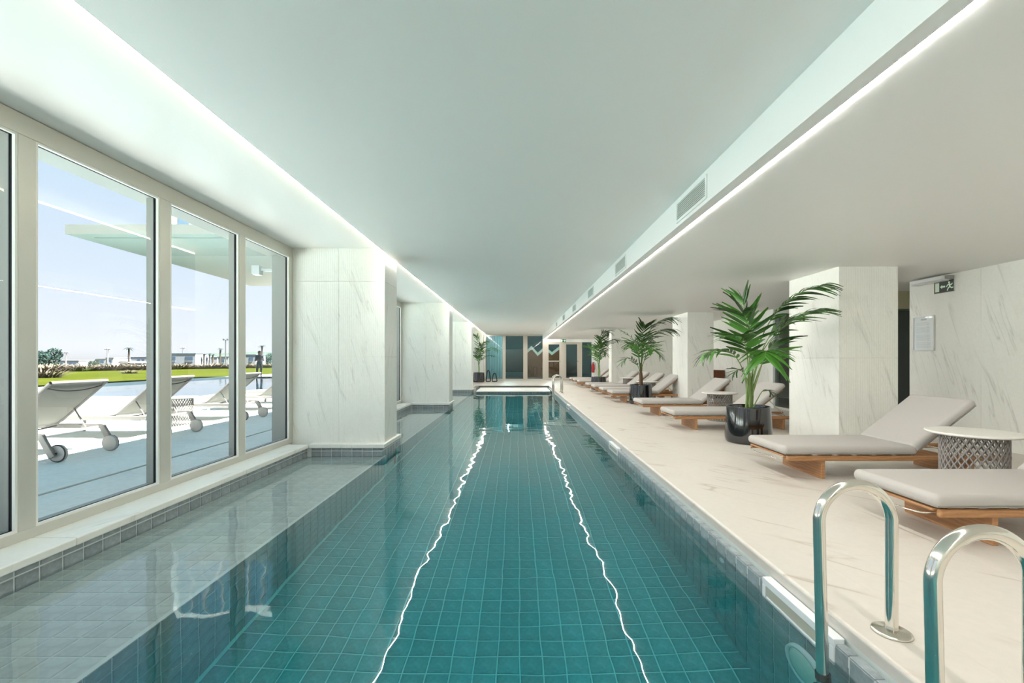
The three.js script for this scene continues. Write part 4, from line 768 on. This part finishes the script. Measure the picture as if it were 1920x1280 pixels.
cabin('cabin', 'white cabin with two windows right of the lone palm', 'cabin', 240, 282, 668, 126, 0, 1, [[0.42, 0.55], [0.62, 0.74]]);
cabin('cabin', 'largest pale building with a blue roof beyond the lawn', 'building', 316, 367, 661.5, 118, 0, 0, [[0.05, 0.26], [0.62, 0.9]]);
cabin('cabin', 'white cabin beside the largest blue-roofed building', 'cabin', 366, 386, 669, 124, 1, 1, [[0.1, 0.3], [0.5, 0.9]]);
cabin('cabin', 'pale pavilion with tall posts near the double lamp post', 'pavilion', 387, 408, 668.5, 126, 3, 1, [[0.25, 0.45]]);
cabin('cabin', 'white rounded cabin under the clustered palms', 'cabin', 408, 429, 667.5, 120, 1, 1, [[0.3, 0.6]]);
cabin('caravan', 'white camper behind the standing person', 'caravan', 459, 480, 664, 128, 0, 2, [[0.4, 0.75]]);
{
  const h = structure('hill', 'low wooded hill behind the far cabins'), n = new ImprovedNoise(), g = new THREE.SphereGeometry(1, 40, 16, 0, Math.PI * 2, 0, Math.PI / 2), p = g.attributes.position;
  for (let i = 0; i < p.count; i++) { const x = p.getX(i), y = p.getY(i), z = p.getZ(i), k = 1 + 0.08 * n.noise(x * 6, y * 6, z * 6); p.setXYZ(i, x * 62 * k, y * 9.5 * k, z * 40 * k); }
  g.computeVertexNormals(); g.translate(farX(492, 300), -3, -300); part('mound', g, Matte({ color: rgb(0.05, 0.068, 0.06) }), h);
}
// poles, lamps
function utilityPole(label, px, top, d) {
  const t = thing('utility_pole', label, 'pole', [farX(px, d), -1.6, -d]), H = farY(top, d) + 1.6, m = S({ color: rgb(0.13, 0.135, 0.145), roughness: 0.8 });
  part('post', rod(v3(0, 0, 0), v3(0, H, 0), 0.19, 8, 0.13), m, t); part('crossarm', rbox(-0.75, 0.75, H - 0.3, H - 0.1, -0.1, 0.1, 0.02), m, t);
  for (const x of [-0.6, 0, 0.6]) part('insulator', rod(v3(x, H - 0.1, 0), v3(x, H + 0.12, 0), 0.06, 8), M.whitePlastic, t);
  numberParts(t);
}
utilityPole('utility pole rising behind the pale blue caravan', 123.5, 659.5, 110);
utilityPole('crossed utility pole above the boxy white camper', 202, 653, 110);
utilityPole('utility pole above the largest blue-roofed building', 343, 651, 125);
{
  const d = 100, t = thing('lamp_post', 'tall lamp post with two floodlights beyond the lawn', 'lamp post', [farX(423, d), -1.6, -d]), H = farY(637, d) + 1.6, m = S({ color: rgb(0.05, 0.055, 0.065), roughness: 0.6 });
  part('post', rod(v3(0, 0, 0), v3(0, H, 0), 0.14, 10, 0.09), m, t); part('arm', rod(v3(-0.36, H, 0), v3(0.36, H, 0), 0.05), m, t);
  for (const s of [-1, 1]) part('floodlight', rbox(s * 0.42 - 0.16, s * 0.42 + 0.16, H - 0.1, H + 0.26, -0.12, 0.12, 0.05), m, t);
  numberParts(t);
}
// trees, palms, grasses
const farTrunk = S({ color: rgb(0.035, 0.028, 0.024), roughness: 1 });
const farLeaf = [rgb(0.026, 0.05, 0.044), rgb(0.02, 0.036, 0.034), rgb(0.04, 0.06, 0.046)].map((c) => Matte({ color: c, side: THREE.DoubleSide }));
function leafCloud(n, rx, ry, rz, size, seed) {
  reseed(seed); const out = [];
  for (let k = 0; k < n; k++) { const a = rnd(0, 6.283), c = rnd(-0.9, 1), r = Math.cbrt(rnd(0.25, 1)), s = Math.sqrt(1 - c * c), q = new THREE.PlaneGeometry(size * rnd(0.6, 1.3), size * rnd(0.6, 1.3)); q.rotateX(rnd(0, 6.28)); q.rotateY(rnd(0, 6.28)); q.rotateZ(rnd(0, 6.28)); q.translate(rx * r * s * Math.cos(a), ry * r * c, rz * r * s * Math.sin(a)); out.push(q); }
  return merge(out);
}
function tree(label, px0, px1, top, d, tone, seed) {
  const x = farX((px0 + px1) / 2, d), w = (px1 - px0) / 853 * d / 2, y1 = farY(top, d), t = thing('tree', label, 'tree', [x, -1.6, -d]), H = y1 + 1.6;
  part('trunk', rod(v3(0, 0, 0), v3(0.1, H * 0.6, 0), 0.22, 8, 0.12), M.trunk, t);
  const lobes = []; reseed(seed); for (let k = 0; k < 7; k++) { const g = leafCloud(300, w * 0.52, H * 0.24, w * 0.5, w * 0.09, seed + k); g.translate(w * 0.55 * Math.cos(k * 2.4), H * (0.48 + 0.27 * ((k * 0.37) % 1)), w * 0.5 * Math.sin(k * 2.4)); lobes.push(g); }
  part('foliage', merge(lobes), farLeaf[tone], t, null, { kind: 'stuff' });
}
tree('big rounded green tree at the far side of the lawn', 62, 109, 649, 95, 0, 301);
tree('dark green tree half hidden by the first mullion', -14, 6, 652, 90, 1, 340);
tree('round green bush-like tree left of the cream caravan', 167, 184, 672, 105, 2, 360);
tree('dark green trees behind the standing person', 490, 512, 659, 140, 0, 380);
tree('low trees beside the double lamp post', 426, 446, 668, 122, 1, 390);
function farPalm(label, px, top, d, r, seed) {
  const t = thing('palm_tree', label, 'palm tree', [farX(px, d), -1.6, -d]), H = farY(top, d) + 1.6 - r * 0.5, out = []; reseed(seed);
  part('trunk', rod(v3(0, 0, 0), v3(0.1, H, 0), 0.24, 8, 0.17), farTrunk, t);
  for (let k = 0; k < 15; k++) { const a = k * 2.399, up = rnd(-0.5, 0.9), g = leafletGeometry(r * rnd(0.85, 1.15), r * 0.12, 0.55, 0); g.rotateZ(up * 0.8); g.rotateY(a); g.translate(0.1, H, 0); part('frond', g, farLeaf[k % 2], t); }
  numberParts(t);
}
farPalm('lone palm tree between the campers and the white cabin', 241, 648, 112, 1.15, 11);
farPalm('tallest palm of the cluster beside the double lamp post', 412.5, 650.5, 110, 0.75, 12);
farPalm('small palm right above the white cabin roof', 382, 661, 120, 0.6, 13);
farPalm('short palm above the pale pavilion', 392.5, 660, 122, 0.65, 14);
farPalm('second short palm above the pale pavilion', 398.5, 661.5, 118, 0.6, 15);
farPalm('palm tree rising behind the standing person', 490.5, 644.5, 105, 0.9, 16);
function grassClump(w, h, n, seed) { reseed(seed); const out = []; for (let k = 0; k < n; k++) { const a = rnd(0, 6.283), r = Math.sqrt(rnd()) * w * 0.6, g = leafletGeometry(h * rnd(0.7, 1.15), w * 0.022, rnd(0.1, 0.6), 0); g.rotateZ(rnd(0.9, 1.5)); g.rotateY(a + rnd(-0.5, 0.5)); g.translate(r * Math.cos(a), 0, -r * Math.sin(a)); out.push(g); } return merge(out); }
{
  const straw = Matte({ color: rgb(0.085, 0.072, 0.055), roughness: 1, side: THREE.DoubleSide }), olive = Matte({ color: rgb(0.035, 0.035, 0.022), roughness: 1, side: THREE.DoubleSide }), plume = Matte({ color: rgb(0.13, 0.112, 0.09), roughness: 1, side: THREE.DoubleSide }), green = Matte({ color: rgb(0.075, 0.1, 0.045), roughness: 1, side: THREE.DoubleSide });
  const shapes = [0, 1, 2].map((k) => [grassClump(1, 0.75, 170, 500 + k), grassClump(0.95, 0.45, 90, 520 + k), grassClump(0.9, 1.0, 40, 540 + k)]);
  const clump = (px, d, s, k, green1) => {
    const t = thing('grass_clump', 'dry ornamental grass clump in the row along the far lawn edge', 'grass', [farX(px, d), YG - 0.05, -d], (px * 1.7) % 6.28, 'dry grass clumps along the far lawn edge');
    part('blades', shapes[k][0], green1 ? green : straw, t); part('undergrowth', shapes[k][1], olive, t); part('plumes', shapes[k][2], plume, t); t.scale.set(s * 1.0, s * 0.4, s * 1.0);
  };
  for (let k = 0; k < 30; k++) clump(70 + k * 15.2 + (k * 7) % 5, 44 + 0.9 * k + (k * 5) % 4, 1.7 + ((k * 3) % 4) * 0.25, k % 3, k % 6 === 4);
  const t = thing('grass_clump', 'largest pale grass clump, at the near corner of the lawn', 'grass', [farX(80, 30), YG - 0.04, -30], 0.4);
  part('blades', shapes[1][0], straw, t); part('undergrowth', shapes[1][1], olive, t); part('plumes', shapes[1][2], plume, t); t.scale.set(1.5, 0.75, 1.5);
  const u = thing('grass_clump', 'second pale grass clump, left of the lone palm on the lawn', 'grass', [farX(243, 40), YG - 0.04, -40], 1.4);
  part('blades', shapes[2][0], straw, u); part('undergrowth', shapes[2][1], green, u); part('plumes', shapes[2][2], plume, u); u.scale.set(0.8, 0.4, 0.8);
}
// person standing on the far corner of the outdoor pool
{
  const p = thing('person', 'person in dark blue clothes standing at the far corner of the outdoor pool', 'person', [farX(486.5, 31.2), YG + 0.02, -31.2], 0.5);
  const bones = [ // [a, b, radius a, radius b]
    [[0, 0.93, 0], [0, 1.2, 0], 0.13, 0.135], [[0, 1.2, 0], [0, 1.4, 0.01], 0.15, 0.12], [[-0.17, 1.4, 0], [0.17, 1.4, 0], 0.065, 0.065], [[0, 1.42, 0], [0, 1.55, 0.02], 0.055, 0.05],
    [[0, 1.6, 0.02], [0, 1.66, 0.025], 0.085, 0.095], [[0, 1.56, 0.075], [0, 1.58, 0.075], 0.04, 0.04],
    [[-0.09, 0.92, 0], [-0.13, 0.5, 0.03], 0.095, 0.062], [[-0.13, 0.5, 0.03], [-0.16, 0.09, -0.03], 0.06, 0.04], [[-0.16, 0.04, -0.04], [-0.18, 0.035, 0.13], 0.042, 0.034],
    [[0.09, 0.92, 0], [0.1, 0.5, 0.06], 0.095, 0.062], [[0.1, 0.5, 0.06], [0.1, 0.09, 0.02], 0.06, 0.04], [[0.1, 0.04, 0.0], [0.12, 0.035, 0.17], 0.042, 0.034],
    [[-0.19, 1.38, 0], [-0.24, 1.1, -0.02], 0.055, 0.042], [[-0.24, 1.1, -0.02], [-0.12, 1.12, 0.2], 0.04, 0.03], [[0.19, 1.38, 0], [0.25, 1.12, -0.03], 0.055, 0.042], [[0.25, 1.12, -0.03], [0.12, 1.2, 0.2], 0.04, 0.03],
    [[-0.11, 1.12, 0.21], [-0.05, 1.14, 0.25], 0.035, 0.022], [[0.11, 1.2, 0.21], [0.05, 1.17, 0.25], 0.035, 0.022],
  ];
  const R = 76, mc = new MarchingCubes(R, new THREE.MeshStandardMaterial(), false, false, 120000), S0 = 1.0, q = v3(0, 0, 0);
  for (let k = 0; k < R; k++) for (let j = 0; j < R; j++) for (let i = 0; i < R; i++) {
    const x = ((i - R / 2) / (R / 2)) * S0, y = ((j - R / 2) / (R / 2)) * S0 + 0.9, z = ((k - R / 2) / (R / 2)) * S0; let acc = 0;
    for (const [a, b, ra, rb] of bones) { const bx = b[0] - a[0], by = b[1] - a[1], bz = b[2] - a[2], h = clamp01(((x - a[0]) * bx + (y - a[1]) * by + (z - a[2]) * bz) / (bx * bx + by * by + bz * bz || 1)), dx = x - a[0] - bx * h, dy = y - a[1] - by * h, dz = z - a[2] - bz * h; acc += Math.exp(-45 * (Math.sqrt(dx * dx + dy * dy + dz * dz) - ra - (rb - ra) * h)); }
    mc.field[i + j * R + k * R * R] = Math.log(Math.max(acc, 1e-30)) / 45;
  }
  mc.isolation = 0; mc.update();
  const n = mc.count, g = new THREE.BufferGeometry(); g.setAttribute('position', new THREE.Float32BufferAttribute(mc.positionArray.slice(0, n * 3), 3)); g.setAttribute('normal', new THREE.Float32BufferAttribute(mc.normalArray.slice(0, n * 3), 3));
  g.scale(S0, S0, S0); g.translate(0, 0.9, 0);
  const pos = g.attributes.position, col = new Float32Array(n * 3);
  for (let i = 0; i < n; i++) { const y = pos.getY(i), x = Math.abs(pos.getX(i)), z = pos.getZ(i); const skin = (y > 1.47) || (z > 0.19 && y > 1.05); const c = skin ? [0.1, 0.06, 0.045] : y < 0.09 ? [0.01, 0.01, 0.012] : y < 0.95 ? [0.009, 0.015, 0.024] : [0.012, 0.021, 0.034]; col.set(c, i * 3); }
  g.setAttribute('color', new THREE.BufferAttribute(col, 3));
  part('body', g, S({ vertexColors: true, roughness: 0.85 }), p);
  const hair = new THREE.SphereGeometry(0.112, 20, 14, 0, Math.PI * 2, 0, Math.PI * 0.55); hair.scale(0.95, 1, 1.05); hair.rotateX(-0.35); hair.translate(0, 1.655, 0.012); part('hair', hair, S({ color: rgb(0.03, 0.025, 0.02), roughness: 0.9 }), p);
}
renderer.render(scene, camera);
